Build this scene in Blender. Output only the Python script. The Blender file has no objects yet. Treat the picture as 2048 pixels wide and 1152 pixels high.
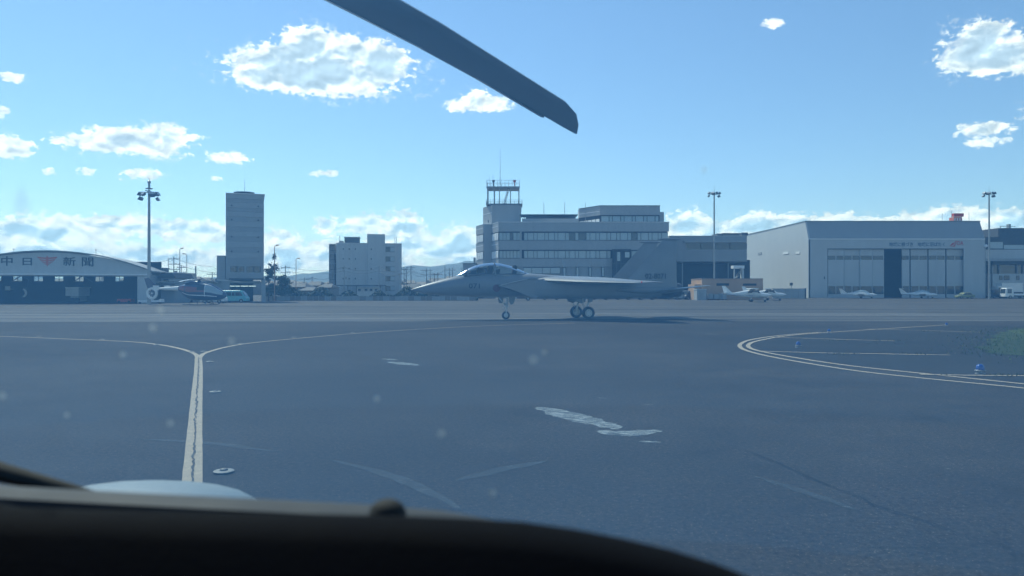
import bpy, bmesh, math, random
from mathutils import Vector, Matrix
random.seed(7)
scene = bpy.context.scene
COL = scene.collection
PI = math.pi
R = math.radians

# ---------------------------------------------------------------- camera
EYE = 2.0            # eye height in the taxiing helicopter
HZ = 580.0           # horizon row of the 2048x1152 photograph
FP = 1500.0          # focal length in those pixels
cam_d = bpy.data.cameras.new("camera")
cam = bpy.data.objects.new("camera", cam_d)
COL.objects.link(cam)
cam.location = (0, 0, EYE)
cam.rotation_euler = (R(90) + math.atan((HZ - 576) / FP), 0, 0)
cam_d.sensor_width = 36.0
cam_d.lens = 36.0 * FP / 2048.0
cam_d.clip_start = 0.05
cam_d.clip_end = 30000.0
cam_d.dof.use_dof = True
cam_d.dof.focus_distance = 60.0
cam_d.dof.aperture_fstop = 3.8
scene.camera = cam

# ---------------------------------------------------------------- sun + sky
SUN_AZ = R(38)       # to the left of straight ahead
SUN_EL = R(50)
sun_dir = Vector((-math.sin(SUN_AZ) * math.cos(SUN_EL), math.cos(SUN_AZ) * math.cos(SUN_EL), math.sin(SUN_EL)))
sd = bpy.data.lights.new("sun", 'SUN')
sd.energy = 3.2
sd.angle = R(0.53)
sd.color = (1.0, 0.95, 0.86)
sun = bpy.data.objects.new("sun", sd)
COL.objects.link(sun)
sun.rotation_euler = sun_dir.to_track_quat('Z', 'Y').to_euler()

scene.view_settings.view_transform = 'Standard'
scene.view_settings.look = 'None'
scene.view_settings.exposure = 0.63
scene.view_settings.gamma = 1.0
scene.view_settings.use_curve_mapping = False
scene.cycles.use_denoising = True
scene.cycles.max_bounces = 8
scene.cycles.diffuse_bounces = 2
scene.cycles.glossy_bounces = 3
scene.cycles.transmission_bounces = 6
scene.cycles.transparent_max_bounces = 24
scene.cycles.volume_bounces = 0
scene.cycles.caustics_reflective = False
scene.cycles.caustics_refractive = False
scene.render.filter_size = 1.4

world = bpy.data.worlds.new("World")
scene.world = world
world.use_nodes = True
WN = world.node_tree
for n in list(WN.nodes):
    WN.nodes.remove(n)


def wn(kind, **kw):
    n = WN.nodes.new(kind)
    for k, v in kw.items():
        setattr(n, k, v)
    return n


def feed(sock, v):
    if hasattr(v, "links") or isinstance(v, bpy.types.NodeSocket):
        WN.links.new(v, sock)
    else:
        sock.default_value = v


def wmath(op, a, b=None, c=None, clamp=False):
    n = wn('ShaderNodeMath', operation=op)
    n.use_clamp = clamp
    feed(n.inputs[0], a)
    if b is not None:
        feed(n.inputs[1], b)
    if c is not None:
        feed(n.inputs[2], c)
    return n.outputs[0]


def wramp(x, lo, hi, a=0.0, b=1.0, smooth=True):
    n = wn('ShaderNodeMapRange', interpolation_type='SMOOTHSTEP' if smooth else 'LINEAR')
    feed(n.inputs[0], x)
    for i, v in enumerate((lo, hi, a, b)):
        feed(n.inputs[1 + i], v)
    return n.outputs[0]


def wmix(f, a, b):
    n = wn('ShaderNodeMix', data_type='RGBA')
    feed(n.inputs[0], f)
    feed(n.inputs[6], a)
    feed(n.inputs[7], b)
    return n.outputs[2]


sky = wn('ShaderNodeTexSky', sky_type='NISHITA')
sky.sun_disc = False
sky.sun_elevation = SUN_EL
sky.sun_rotation = -SUN_AZ
sky.air_density = 1.0
sky.dust_density = 0.1
sky.ozone_density = 4.5
geo = wn('ShaderNodeTexCoord')
sep = wn('ShaderNodeSeparateXYZ')
WN.links.new(geo.outputs['Generated'], sep.inputs[0])
AZ = wmath('ARCTAN2', sep.outputs[0], sep.outputs[1])       # radians to the right of north
EL = wmath('ARCSINE', sep.outputs[2])
comb = wn('ShaderNodeCombineXYZ')
feed(comb.inputs[0], AZ)
feed(comb.inputs[1], EL)
AE = comb.outputs[0]


def vec_op(op, a, b):
    n = wn('ShaderNodeVectorMath', operation=op)
    feed(n.inputs[0], a)
    feed(n.inputs[1], b)
    return n.outputs['Value'] if op == 'LENGTH' else n.outputs[0]


def puff_noise(v, scale, detail, rough=0.6, dist=0.0, stretch=1.6):
    """billowing cloud texture over (azimuth, elevation)"""
    m = vec_op('MULTIPLY', v, (scale, scale * stretch, 1.0))
    n = wn('ShaderNodeTexNoise', noise_dimensions='2D')
    feed(n.inputs['Vector'], m)
    n.inputs['Scale'].default_value = 1.0
    n.inputs['Detail'].default_value = detail
    n.inputs['Roughness'].default_value = rough
    n.inputs['Distortion'].default_value = dist
    return n.outputs[0]


def lumps(v, scale, detail):
    m = vec_op('MULTIPLY', v, (scale, scale * 1.15, 1.0))
    n = wn('ShaderNodeTexVoronoi', voronoi_dimensions='2D', feature='SMOOTH_F1')
    n.normalize = True
    feed(n.inputs['Vector'], m)
    n.inputs['Scale'].default_value = 1.0
    n.inputs['Detail'].default_value = detail
    n.inputs['Roughness'].default_value = 0.55
    n.inputs['Smoothness'].default_value = 0.35
    return n.outputs['Distance']


# cumulus clouds: centre direction and half sizes (radians), weight of the edge
CL = []


def cloud(px, py, rx, ry):
    CL.append((math.atan((px - 1024) / FP), math.atan((HZ - py) / FP * math.cos(math.atan((px - 1024) / FP))), rx / FP, ry / FP))


for c in [(640, 146, 172, 42), (618, 96, 78, 40), (700, 106, 76, 34), (540, 130, 76, 32), (575, 112, 60, 30), (755, 125, 78, 42), (520, 150, 60, 32),
          (730, 180, 34, 14), (640, 165, 110, 26), (790, 112, 34, 14),
          (268, 287, 104, 24), (330, 274, 42, 25), (240, 276, 60, 22), (128, 283, 34, 8), (382, 275, 26, 8),
          (18, 294, 42, 20), (2, 222, 12, 9), (26, 156, 20, 9),
          (1965, 96, 66, 44), (1925, 112, 44, 30), (2010, 108, 56, 34), (1990, 130, 40, 18), (2045, 118, 40, 24),
          (950, 200, 34, 22), (985, 208, 40, 15), (915, 212, 26, 12),
          (456, 318, 36, 10), (476, 314, 16, 9), (276, 348, 36, 11), (175, 343, 16, 7), (634, 346, 16, 6), (664, 347, 14, 6), (96, 342, 11, 6),
          (430, 356, 12, 5), (1546, 46, 17, 9), (1970, 257, 44, 12), (1972, 283, 30, 8),
          # banks low over the horizon
          (50, 462, 160, 24), (250, 452, 190, 20), (400, 462, 120, 24), (80, 505, 200, 26), (300, 515, 170, 24), (213, 462, 30, 22), (152, 470, 24, 14),
          (560, 480, 50, 22), (570, 515, 70, 34), (650, 510, 70, 30), (655, 452, 26, 22), (735, 448, 62, 22), (808, 452, 44, 34), (800, 490, 70, 36),
          (870, 500, 56, 30), (920, 490, 50, 42), (930, 520, 60, 30), (760, 530, 120, 20),
          (1375, 450, 50, 32), (1420, 470, 55, 28), (1520, 455, 60, 30), (1590, 452, 60, 27), (1480, 462, 45, 22), (1350, 480, 60, 24),
          (1680, 446, 55, 22), (1760, 450, 60, 18), (1840, 448, 60, 22), (1900, 440, 50, 24), (1950, 436, 40, 20), (2030, 446, 60, 30), (2110, 450, 80, 34), (2230, 450, 90, 26),
          (-120, 470, 130, 40), (-260, 440, 120, 40), (-180, 250, 60, 30), (2200, 210, 90, 30), (1200, 480, 200, 24)]:
    cloud(*c)


def density(v):
    """distance field of all clouds, and how deep into a big cloud a direction lies"""
    F = T = None
    for a, e, rx, ry in CL:
        d = vec_op('SUBTRACT', v, (a, e, 0))
        d = vec_op('MULTIPLY', d, (1 / rx, 1 / ry, 0))
        ln = vec_op('LENGTH', d, (0, 0, 0))
        F = ln if F is None else wmath('SMOOTH_MIN', F, ln, 0.18)
        w = min(1.0, ry * FP / 42.0)
        k = wmath('MULTIPLY_ADD', ln, -w, w)
        T = k if T is None else wmath('SMOOTH_MAX', T, k, 0.15)
    return wmath('SUBTRACT', 1.0, F), T


n1 = puff_noise(AE, 24.0, 7.0, 0.55, 0.25)
n1s = puff_noise(AE, 30.0, 3.0, 0.5, 0.25)
lm = lumps(AE, 46.0, 3.0)
AE2 = vec_op('ADD', AE, (-0.0040, 0.0055, 0))       # a little towards the sun
n1b = puff_noise(AE2, 30.0, 3.0, 0.5, 0.25)
lmb = lumps(AE2, 46.0, 3.0)
fine = puff_noise(AE, 105.0, 5.0, 0.6, 0.2)
fineb = puff_noise(AE2, 105.0, 5.0, 0.6, 0.2)
F, T = density(AE)
t = wmath('MULTIPLY_ADD', n1, 1.4, -0.62)
t = wmath('ADD', t, wmath('MULTIPLY_ADD', lm, -0.85, 0.30))
t = wmath('ADD', t, wmath('MULTIPLY_ADD', fine, 0.30, -0.15))
t = wmath('ADD', t, wmath('MULTIPLY', wmath('MULTIPLY_ADD', fine, 1.6, -0.8), wramp(T, 0.30, 0.05)))
D = wmath('ADD', F, t)
alpha = wmath('MULTIPLY', wramp(D, -0.04, 0.42), wramp(wmath('ADD', T, wmath('MULTIPLY_ADD', fine, 0.5, -0.25)), -0.10, 0.14, 0.25, 1.0))
lit = wmath('ADD', wmath('SUBTRACT', n1s, n1b), wmath('MULTIPLY', wmath('SUBTRACT', lmb, lm), 0.22))
lit = wmath('ADD', lit, wmath('MULTIPLY', wmath('SUBTRACT', fine, fineb), 0.08))
broad = puff_noise(AE, 17.0, 3.0, 0.5, 0.4)
g = wmath('ADD', T, wmath('MULTIPLY_ADD', broad, 0.8, -0.42))
g = wmath('ADD', g, wmath('MULTIPLY', lit, -1.1))
thick = wmath('MULTIPLY', wramp(g, 0.10, 0.62), wramp(D, 0.05, 0.45))
lowc = wramp(EL, 0.10, 0.14)                        # far banks are seen through more air
white = (1.0, 0.94, 0.89, 1)
grey_near = (0.50, 0.59, 0.70, 1)
grey_far = (0.50, 0.68, 0.84, 1)
grey = wmix(lowc, grey_far, grey_near)
ccol = wmix(thick, white, grey)
ccol = vec_op('MULTIPLY', ccol, (1, 1, 1))
shade_ = wn('ShaderNodeVectorMath', operation='SCALE')
feed(shade_.inputs[0], ccol)
feed(shade_.inputs['Scale'], wmath('MULTIPLY_ADD', lit, 0.9, 0.97))
ccol = shade_.outputs[0]
# distant veil of thin cirrostratus towards the horizon
thin = wmath('MULTIPLY', wramp(puff_noise(AE, 5.0, 6.0, 0.6, 0.5, 5.0), 0.42, 0.7), wramp(EL, 0.12, 0.03))
bg_sky = wn('ShaderNodeBackground')
WN.links.new(sky.outputs[0], bg_sky.inputs[0])
bg_sky.inputs[1].default_value = 0.106
bg_cloud = wn('ShaderNodeBackground')
feed(bg_cloud.inputs[0], ccol)
bg_cloud.inputs[1].default_value = 1.05
mixs = wn('ShaderNodeMixShader')
above = wramp(EL, 0.0, 0.012)
fac = wmath('MULTIPLY', wmath('MAXIMUM', wmath('MULTIPLY', alpha, 0.97), wmath('MULTIPLY', thin, 0.35)), above)
feed(mixs.inputs[0], fac)
WN.links.new(bg_sky.outputs[0], mixs.inputs[1])
WN.links.new(bg_cloud.outputs[0], mixs.inputs[2])
wout = wn('ShaderNodeOutputWorld')
WN.links.new(mixs.outputs[0], wout.inputs[0])
world.cycles.sampling_method = 'MANUAL'
world.cycles.sample_map_resolution = 1024


# ================================================================= helpers
def X(px, d):
    return (px - 1024) / FP * d


def Z(py, d):
    return EYE + (HZ - py) / FP * d


def GD(py):
    """distance of the ground seen at picture row py"""
    return EYE * FP / (py - HZ)


def G(px, py, z=0.0):
    d = GD(py)
    return Vector((X(px, d), d, z))


def mat(name, col, rough=0.7, metal=0.0, var=0.12, scale=3.0, bump=0.0, bscale=40.0, spec=0.4, coat=0.0, streak=0.0, grime=0.0, aniso=None):
    """procedural surface: base colour with cloudy variation, streaks and fine relief"""
    m = bpy.data.materials.new(name)
    m.use_nodes = True
    nt = m.node_tree
    b = nt.nodes["Principled BSDF"]
    b.inputs['Roughness'].default_value = rough
    b.inputs['Metallic'].default_value = metal
    b.inputs['Specular IOR Level'].default_value = spec
    b.inputs['Coat Weight'].default_value = coat
    tc = nt.nodes.new('ShaderNodeTexCoord')
    mp = nt.nodes.new('ShaderNodeMapping')
    nt.links.new(tc.outputs['Object'], mp.inputs[0])
    if streak:
        mp.inputs['Scale'].default_value = (1, 1, 0.12)
    if aniso:
        mp.inputs['Scale'].default_value = aniso
    n = nt.nodes.new('ShaderNodeTexNoise')
    n.inputs['Scale'].default_value = scale
    n.inputs['Detail'].default_value = 6
    n.inputs['Roughness'].default_value = 0.62
    nt.links.new(mp.outputs[0], n.inputs['Vector'])
    mr = nt.nodes.new('ShaderNodeMapRange')
    mr.inputs[1].default_value = 0.3
    mr.inputs[2].default_value = 0.7
    mr.inputs[3].default_value = 1 - var
    mr.inputs[4].default_value = 1 + var
    nt.links.new(n.outputs[0], mr.inputs[0])
    mx = nt.nodes.new('ShaderNodeVectorMath')
    mx.operation = 'SCALE'
    mx.inputs[0].default_value = col[:3]
    nt.links.new(mr.outputs[0], mx.inputs['Scale'])
    nt.links.new(mx.outputs[0], b.inputs['Base Color'])
    mr2 = nt.nodes.new('ShaderNodeMapRange')
    mr2.inputs[3].default_value = max(0.02, rough - 0.12)
    mr2.inputs[4].default_value = min(1, rough + 0.12)
    nt.links.new(n.outputs[0], mr2.inputs[0])
    nt.links.new(mr2.outputs[0], b.inputs['Roughness'])
    if bump:
        nb = nt.nodes.new('ShaderNodeTexNoise')
        nb.inputs['Scale'].default_value = bscale
        nb.inputs['Detail'].default_value = 4
        nt.links.new(tc.outputs['Object'], nb.inputs['Vector'])
        bp = nt.nodes.new('ShaderNodeBump')
        bp.inputs['Strength'].default_value = bump
        bp.inputs['Distance'].default_value = 0.02
        nt.links.new(nb.outputs[0], bp.inputs['Height'])
        nt.links.new(bp.outputs[0], b.inputs['Normal'])
    return m


def glass_mat(name, tint=(0.03, 0.04, 0.05), rough=0.05, clear=0.0):
    m = bpy.data.materials.new(name)
    m.use_nodes = True
    b = m.node_tree.nodes["Principled BSDF"]
    b.inputs['Base Color'].default_value = (*tint, 1)
    b.inputs['Roughness'].default_value = rough
    b.inputs['IOR'].default_value = 1.5
    if clear:
        tr = m.node_tree.nodes.new('ShaderNodeBsdfTransparent')
        tr.inputs[0].default_value = (0.82, 0.88, 0.9, 1)
        gl = m.node_tree.nodes.new('ShaderNodeBsdfGlossy')
        gl.inputs['Roughness'].default_value = 0.09
        fr = m.node_tree.nodes.new('ShaderNodeFresnel')
        fr.inputs[0].default_value = 1.45
        mx = m.node_tree.nodes.new('ShaderNodeMixShader')
        L = m.node_tree.links
        L.new(fr.outputs[0], mx.inputs[0])
        L.new(tr.outputs[0], mx.inputs[1])
        L.new(gl.outputs[0], mx.inputs[2])
        L.new(mx.outputs[0], m.node_tree.nodes['Material Output'].inputs[0])
    return m


class MB:
    """collects shapes in world (or local) coordinates and links them as ONE mesh object"""

    def __init__(s):
        s.v, s.f, s.mi, s.cur = [], [], [], 0

    def add(s, vs, fs):
        b = len(s.v)
        s.v += [Vector(p) for p in vs]
        for f in fs:
            s.f.append([b + i for i in f])
            s.mi.append(s.cur)
        return s

    def use(s, i):
        s.cur = i
        return s

    def box(s, x0, x1, y0, y1, z0, z1):
        return s.add([(x, y, z) for x in (x0, x1) for y in (y0, y1) for z in (z0, z1)],
                     [(0, 1, 3, 2), (4, 6, 7, 5), (0, 4, 5, 1), (2, 3, 7, 6), (0, 2, 6, 4), (1, 5, 7, 3)])

    def prism(s, poly, z0, z1):
        """plan polygon (x, y) extruded up"""
        n = len(poly)
        vs = [(x, y, z0) for x, y in poly] + [(x, y, z1) for x, y in poly]
        return s.add(vs, [tuple(range(n))[::-1], tuple(range(n, 2 * n))] + [(i, (i + 1) % n, n + (i + 1) % n, n + i) for i in range(n)])

    def slab(s, poly, a, b, axis=1):
        """polygon in the two other axes extruded along axis from a to b"""
        n = len(poly)

        def p(u, w, t):
            return (t, u, w) if axis == 0 else ((u, t, w) if axis == 1 else (u, w, t))
        vs = [p(u, w, a) for u, w in poly] + [p(u, w, b) for u, w in poly]
        return s.add(vs, [tuple(range(n)), tuple(range(n, 2 * n))[::-1]] + [(i, n + i, n + (i + 1) % n, (i + 1) % n) for i in range(n)])

    def loft(s, rings, cap=True, close=True):
        n = len(rings[0])
        vs = [p for r in rings for p in r]
        fs = []
        for k in range(len(rings) - 1):
            for i in range(n if close else n - 1):
                j = (i + 1) % n
                fs.append((k * n + i, k * n + j, (k + 1) * n + j, (k + 1) * n + i))
        if cap:
            fs.append(tuple(range(n))[::-1])
            fs.append(tuple((len(rings) - 1) * n + i for i in range(n)))
        return s.add(vs, fs)

    def tube(s, pts, r, n=8, r2=None):
        pts = [Vector(p) for p in pts]
        rings = []
        for i, p in enumerate(pts):
            d = (pts[min(i + 1, len(pts) - 1)] - pts[max(i - 1, 0)]).normalized()
            up = Vector((0, 0, 1)) if abs(d.z) < 0.9 else Vector((1, 0, 0))
            a = d.cross(up).normalized()
            b = d.cross(a).normalized()
            rr = r if r2 is None else r + (r2 - r) * i / (len(pts) - 1)
            rings.append([p + (a * math.cos(t) + b * math.sin(t)) * rr for t in [2 * PI * k / n for k in range(n)]])
        return s.loft(rings)

    def lathe(s, prof, c=(0, 0, 0), axis='z', n=20, cap=True):
        """profile of (radius, height) turned about an axis through c"""
        c = Vector(c)
        rings = []
        for r, h in prof:
            ring = []
            for k in range(n):
                t = 2 * PI * k / n
                a, b = r * math.cos(t), r * math.sin(t)
                ring.append(c + Vector({'z': (a, b, h), 'y': (a, h, b), 'x': (h, a, b)}[axis]))
            rings.append(ring)
        return s.loft(rings, cap=cap)

    def quad(s, a, b, c, d):
        return s.add([a, b, c, d], [(0, 1, 2, 3)])

    def strip(s, left, right, z):
        n = len(left)
        return s.add([(p[0], p[1], z) for p in left] + [(p[0], p[1], z) for p in right], [(i, i + 1, n + i + 1, n + i) for i in range(n - 1)])

    def build(s, name, mats, parent=None, local=False, smooth=False, bevel=0.0, outward=True):
        me = bpy.data.meshes.new(name)
        vs = s.v
        if parent is not None and not local:
            inv = MATS[parent.name].inverted()
            vs = [inv @ p for p in vs]
        me.from_pydata([tuple(p) for p in vs], [], s.f)
        for m in (mats if isinstance(mats, (list, tuple)) else [mats]):
            me.materials.append(m)
        me.polygons.foreach_set('material_index', s.mi)
        if smooth:
            me.polygons.foreach_set('use_smooth', [True] * len(me.polygons))
        me.update()
        o = bpy.data.objects.new(name, me)
        COL.objects.link(o)
        if outward:
            bm = bmesh.new()
            bm.from_mesh(me)
            bmesh.ops.recalc_face_normals(bm, faces=bm.faces)
            for e in bm.edges if smooth else ():
                if len(e.link_faces) == 2 and e.calc_face_angle(0) > R(smooth if smooth > 1 else 40):
                    e.smooth = False
            bm.to_mesh(me)
            bm.free()
        if bevel:
            md = o.modifiers.new("edges", 'BEVEL')
            md.width = bevel
            md.segments = 2
        if parent is not None:
            o.parent = parent
            MATS[o.name] = MATS[parent.name]
        else:
            MATS[o.name] = Matrix()
        return o


MATS = {}


def thing(name, label, cat, loc=(0, 0, 0), rot=(0, 0, 0), group=None):
    o = bpy.data.objects.new(name, None)
    COL.objects.link(o)
    o.location = loc
    o.rotation_euler = rot if isinstance(rot, tuple) else (0, 0, rot)
    o.empty_display_size = 0.3
    MATS[o.name] = Matrix.LocRotScale(Vector(loc), o.rotation_euler, None)
    return tag(o, label, cat, group)


def tag(o, label, cat, group=None):
    o['label'] = label
    o['category'] = cat
    if group:
        o['group'] = group
    return o


def kind(o, k, label=None):
    o['kind'] = k
    if label:
        o['label'] = label
    return o


def copy_thing(src, loc, rotz=0.0, label=None):
    def rec(o, parent):
        c = o.copy()
        COL.objects.link(c)
        c.parent = parent
        for ch in o.children:
            rec(ch, c)
        return c
    c = rec(src, None)
    c.location = loc
    c.rotation_euler = (0, 0, rotz)
    if label:
        c['label'] = label
    MATS[c.name] = Matrix.LocRotScale(Vector(loc), c.rotation_euler, None)
    return c


def share(src, name, parent, mat4=None, loc=None):
    """another piece that shares src's mesh"""
    o = bpy.data.objects.new(name, src.data)
    COL.objects.link(o)
    o.parent = parent
    if loc is not None:
        o.location = loc
    MATS[o.name] = MATS[parent.name]
    return o


def text_mesh(body, size, depth=0.01, bold=0.0, shear=0.0):
    cu = bpy.data.curves.new("lettering", 'FONT')
    cu.body = body
    cu.size = size
    cu.extrude = depth
    cu.offset = bold
    cu.shear = shear
    cu.align_x = 'CENTER'
    cu.align_y = 'CENTER'
    cu.resolution_u = 2
    o = bpy.data.objects.new("lettering", cu)
    COL.objects.link(o)
    me = bpy.data.meshes.new_from_object(o.evaluated_get(bpy.context.evaluated_depsgraph_get()))
    bpy.data.objects.remove(o)
    bpy.data.curves.remove(cu)
    xs = [v.co.x for v in me.vertices]
    ys = [v.co.y for v in me.vertices]
    return me, (min(xs), max(xs), min(ys), max(ys))


def lettering(name, body, width, height, m4, material, parent, bold=0.0, depth=0.01):
    """text fitted to width x height, placed with matrix m4 (text x, y, facing +z) in world space"""
    me, (x0, x1, y0, y1) = text_mesh(body, 1.0, depth, bold)
    sx, sy = width / (x1 - x0), height / (y1 - y0)
    me.transform(Matrix.Diagonal((sx, sy, 1, 1)) @ Matrix.Translation((-(x0 + x1) / 2, -(y0 + y1) / 2, 0)))
    me.transform(MATS[parent.name].inverted() @ m4)
    me.materials.clear()
    me.materials.append(material)
    o = bpy.data.objects.new(name, me)
    COL.objects.link(o)
    o.parent = parent
    MATS[o.name] = MATS[parent.name]
    return o


def facing(loc, normal, up=(0, 0, 1)):
    """matrix whose +z looks along normal and +y along up"""
    z = Vector(normal).normalized()
    x = Vector(up).cross(z).normalized()
    y = z.cross(x)
    return Matrix.Translation(loc) @ Matrix((x, y, z)).transposed().to_4x4()


# ================================================================= ground
def ground_mat(name, base, var, grain, streaks, rough, spec=0.35, dark=(0.5, 0.5, 0.5)):
    m = bpy.data.materials.new(name)
    m.use_nodes = True
    nt = m.node_tree
    L = nt.links
    b = nt.nodes["Principled BSDF"]
    b.inputs['Specular IOR Level'].default_value = spec
    tc = nt.nodes.new('ShaderNodeTexCoord')

    def noise(scale, detail, sc=(1, 1, 1), rough=0.6):
        mp = nt.nodes.new('ShaderNodeMapping')
        mp.inputs['Scale'].default_value = sc
        mp.inputs['Rotation'].default_value = (0, 0, 0.05)
        L.new(tc.outputs['Object'], mp.inputs[0])
        n = nt.nodes.new('ShaderNodeTexNoise')
        n.inputs['Scale'].default_value = scale
        n.inputs['Detail'].default_value = detail
        n.inputs['Roughness'].default_value = rough
        L.new(mp.outputs[0], n.inputs['Vector'])
        return n.outputs[0]

    def rng(x, lo, hi, a, c):
        r = nt.nodes.new('ShaderNodeMapRange')
        for i, v in enumerate((lo, hi, a, c)):
            r.inputs[1 + i].default_value = v
        L.new(x, r.inputs[0])
        return r.outputs[0]

    def mul(a, c):
        n = nt.nodes.new('ShaderNodeMath')
        n.operation = 'MULTIPLY'
        L.new(a, n.inputs[0])
        L.new(c, n.inputs[1])
        return n.outputs[0]

    big = rng(noise(0.06, 5), 0.3, 0.7, 1 - var, 1 + var)
    mid = rng(noise(0.7, 7, rough=0.7), 0.3, 0.7, 1 - var * 0.75, 1 + var * 0.75)
    st = rng(noise(0.35, 5, (0.06, 1.0, 1)), 0.3, 0.72, 1 - streaks, 1 + streaks)
    gr = rng(noise(17, 6, rough=0.9), 0.32, 0.68, 1 - grain, 1 + grain)
    vo = nt.nodes.new('ShaderNodeTexVoronoi')
    vo.inputs['Scale'].default_value = 24
    L.new(tc.outputs['Object'], vo.inputs['Vector'])
    sp = rng(vo.outputs['Distance'], 0.10, 0.22, 1.0 + grain * 2.2, 1.0)
    f = mul(mul(mul(big, mid), mul(st, gr)), sp)
    v = nt.nodes.new('ShaderNodeVectorMath')
    v.operation = 'SCALE'
    v.inputs[0].default_value = base
    L.new(f, v.inputs['Scale'])
    L.new(v.outputs[0], b.inputs['Base Color'])
    L.new(rng(mid, 0.9, 1.1, rough - 0.06, rough + 0.08), b.inputs['Roughness'])
    bp = nt.nodes.new('ShaderNodeBump')
    bp.inputs['Strength'].default_value = 0.35
    bp.inputs['Distance'].default_value = 0.006
    L.new(noise(60, 4, rough=0.7), bp.inputs['Height'])
    L.new(bp.outputs[0], b.inputs['Normal'])
    return m


M_ASPH = ground_mat("asphalt", (0.042, 0.040, 0.0385), 0.42, 0.85, 0.10, 0.85, 0.06)
M_ASPH2 = ground_mat("old_asphalt", (0.033, 0.034, 0.034), 0.2, 0.3, 0.12, 0.85, 0.06)
M_CONC = ground_mat("apron_concrete", (0.078, 0.074, 0.069), 0.2, 0.12, 0.4, 0.8, 0.1)
M_CONC2 = ground_mat("taxiway_concrete", (0.098, 0.095, 0.09), 0.2, 0.12, 0.55, 0.8, 0.1)
M_EARTH = ground_mat("far_ground", (0.09, 0.095, 0.06), 0.3, 0.1, 0.1, 0.9)
M_YEL = mat("line_paint", (0.35, 0.30, 0.235), 0.85, spec=0.1, var=0.16, scale=9, bump=0.3, bscale=90)


def broken(name, col, lo, hi, aniso):
    """colour worn through to the asphalt in flakes"""
    m = mat(name, col, 0.85, var=0.25, scale=8, spec=0.1)
    nt = m.node_tree
    tc = nt.nodes.new('ShaderNodeTexCoord')
    mp = nt.nodes.new('ShaderNodeMapping')
    mp.inputs['Rotation'].default_value = (0, 0, -0.9)
    mp.inputs['Scale'].default_value = aniso
    n = nt.nodes.new('ShaderNodeTexNoise')
    n.inputs['Scale'].default_value = 5
    n.inputs['Detail'].default_value = 8
    n.inputs['Roughness'].default_value = 0.7
    r = nt.nodes.new('ShaderNodeMapRange')
    r.inputs[1].default_value = lo
    r.inputs[2].default_value = hi
    nt.links.new(tc.outputs['Object'], mp.inputs[0])
    nt.links.new(mp.outputs[0], n.inputs['Vector'])
    nt.links.new(n.outputs[0], r.inputs[0])
    nt.links.new(r.outputs[0], nt.nodes["Principled BSDF"].inputs['Alpha'])
    return m


M_WHT_MARK = broken("broken_white_mark", (0.27, 0.31, 0.33), 0.38, 0.60, (1, 4, 1))
M_CRACK = mat("crack_filler", (0.018, 0.018, 0.02), 0.8)
M_JOINT = mat("tar_seam", (0.03, 0.03, 0.032), 0.85)

kind(MB().quad((-7000, -300, -0.02), (7000, -300, -0.02), (7000, 7500, -0.02), (-7000, 7500, -0.02)).build("ground", M_EARTH), 'structure')
kind(MB().quad((-400, -60, 0), (400, -60, 0), (400, 330, 0), (-400, 330, 0)).build("asphalt_taxiway", M_ASPH), 'structure')


def resample(pts, step):
    out = []
    for i in range(len(pts) - 1):
        p0 = pts[max(i - 1, 0)]
        p1, p2 = pts[i], pts[i + 1]
        p3 = pts[min(i + 2, len(pts) - 1)]
        n = max(2, int((p2 - p1).length / step))
        for k in range(n):
            t = k / n
            out.append(0.5 * ((2 * p1) + (p2 - p0) * t + (2 * p0 - 5 * p1 + 4 * p2 - p3) * t * t + (3 * p1 - p0 - 3 * p2 + p3) * t ** 3))
    out.append(pts[-1])
    return out


def ribbon(name, pts, w, z, m, jit=0.0, step=0.4, taper=False, smooth=True):
    c = resample([Vector((p.x, p.y, 0)) for p in pts], step) if smooth else [Vector((p.x, p.y, 0)) for p in pts]
    lft, rgt = [], []
    for i, p in enumerate(c):
        d = (c[min(i + 1, len(c) - 1)] - c[max(i - 1, 0)])
        nrm = Vector((-d.y, d.x, 0)).normalized()
        ww = w * (math.sin(PI * (i + 0.3) / (len(c) - 0.4)) ** 0.7 if taper else 1)
        lft.append(p + nrm * (ww / 2 + random.uniform(-jit, jit)))
        rgt.append(p - nrm * (ww / 2 + random.uniform(-jit, jit)))
    return MB().strip(lft, rgt, z).build(name, m)


# concrete apron in front of the hangars, and the paler taxiway strip the jet rolls on
kind(MB().add([(-400, GD(646), 0.004), (-60, GD(645), 0.004), (0, GD(643), 0.004), (60, GD(642), 0.004), (400, GD(641), 0.004), (400, 326, 0.004), (-400, 326, 0.004)],
              [(0, 1, 2, 3, 4, 5, 6)]).build("concrete_taxiway", M_CONC2), 'structure')
kind(MB().add([(-400, GD(628), 0.008), (0, GD(626), 0.008), (400, GD(622), 0.008), (400, 324, 0.008), (-400, 324, 0.008)],
              [(0, 1, 2, 3, 4)]).build("apron", M_CONC), 'structure')
# expansion joints between the concrete bays
j = MB()
for yy in (60, 67.5, 75, 84, 93, 102):
    j.box(-150, 150, yy, yy + 0.09, 0.009, 0.012)
for k in range(-18, 19):
    j.box(k * 7.5, k * 7.5 + 0.06, 59, 110, 0.0085, 0.0115)
kind(j.build("apron_joints", M_JOINT), 'structure')
M_TYRE = broken("tyre_rubber_streak", (0.03, 0.03, 0.03), 0.35, 0.7, (1, 1, 1))
for y_, x0_, x1_, w_ in ((636.5, -100, 700, .9), (638.5, 900, 2200, .7), (631, 300, 1300, 1.0), (627, -100, 560, 1.2), (643, 200, 1500, .5), (619, 700, 2100, 2.0), (614, -100, 900, 2.4)):
    kind(ribbon("tyre_streak", [G(x0_, y_ + .6), G((x0_ * 2 + x1_) / 3, y_), G((x0_ + 2 * x1_) / 3, y_ - .3), G(x1_, y_ - .2)], w_, 0.0135, M_TYRE, w_ * .1, 2.0, taper=True), 'structure')
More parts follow.
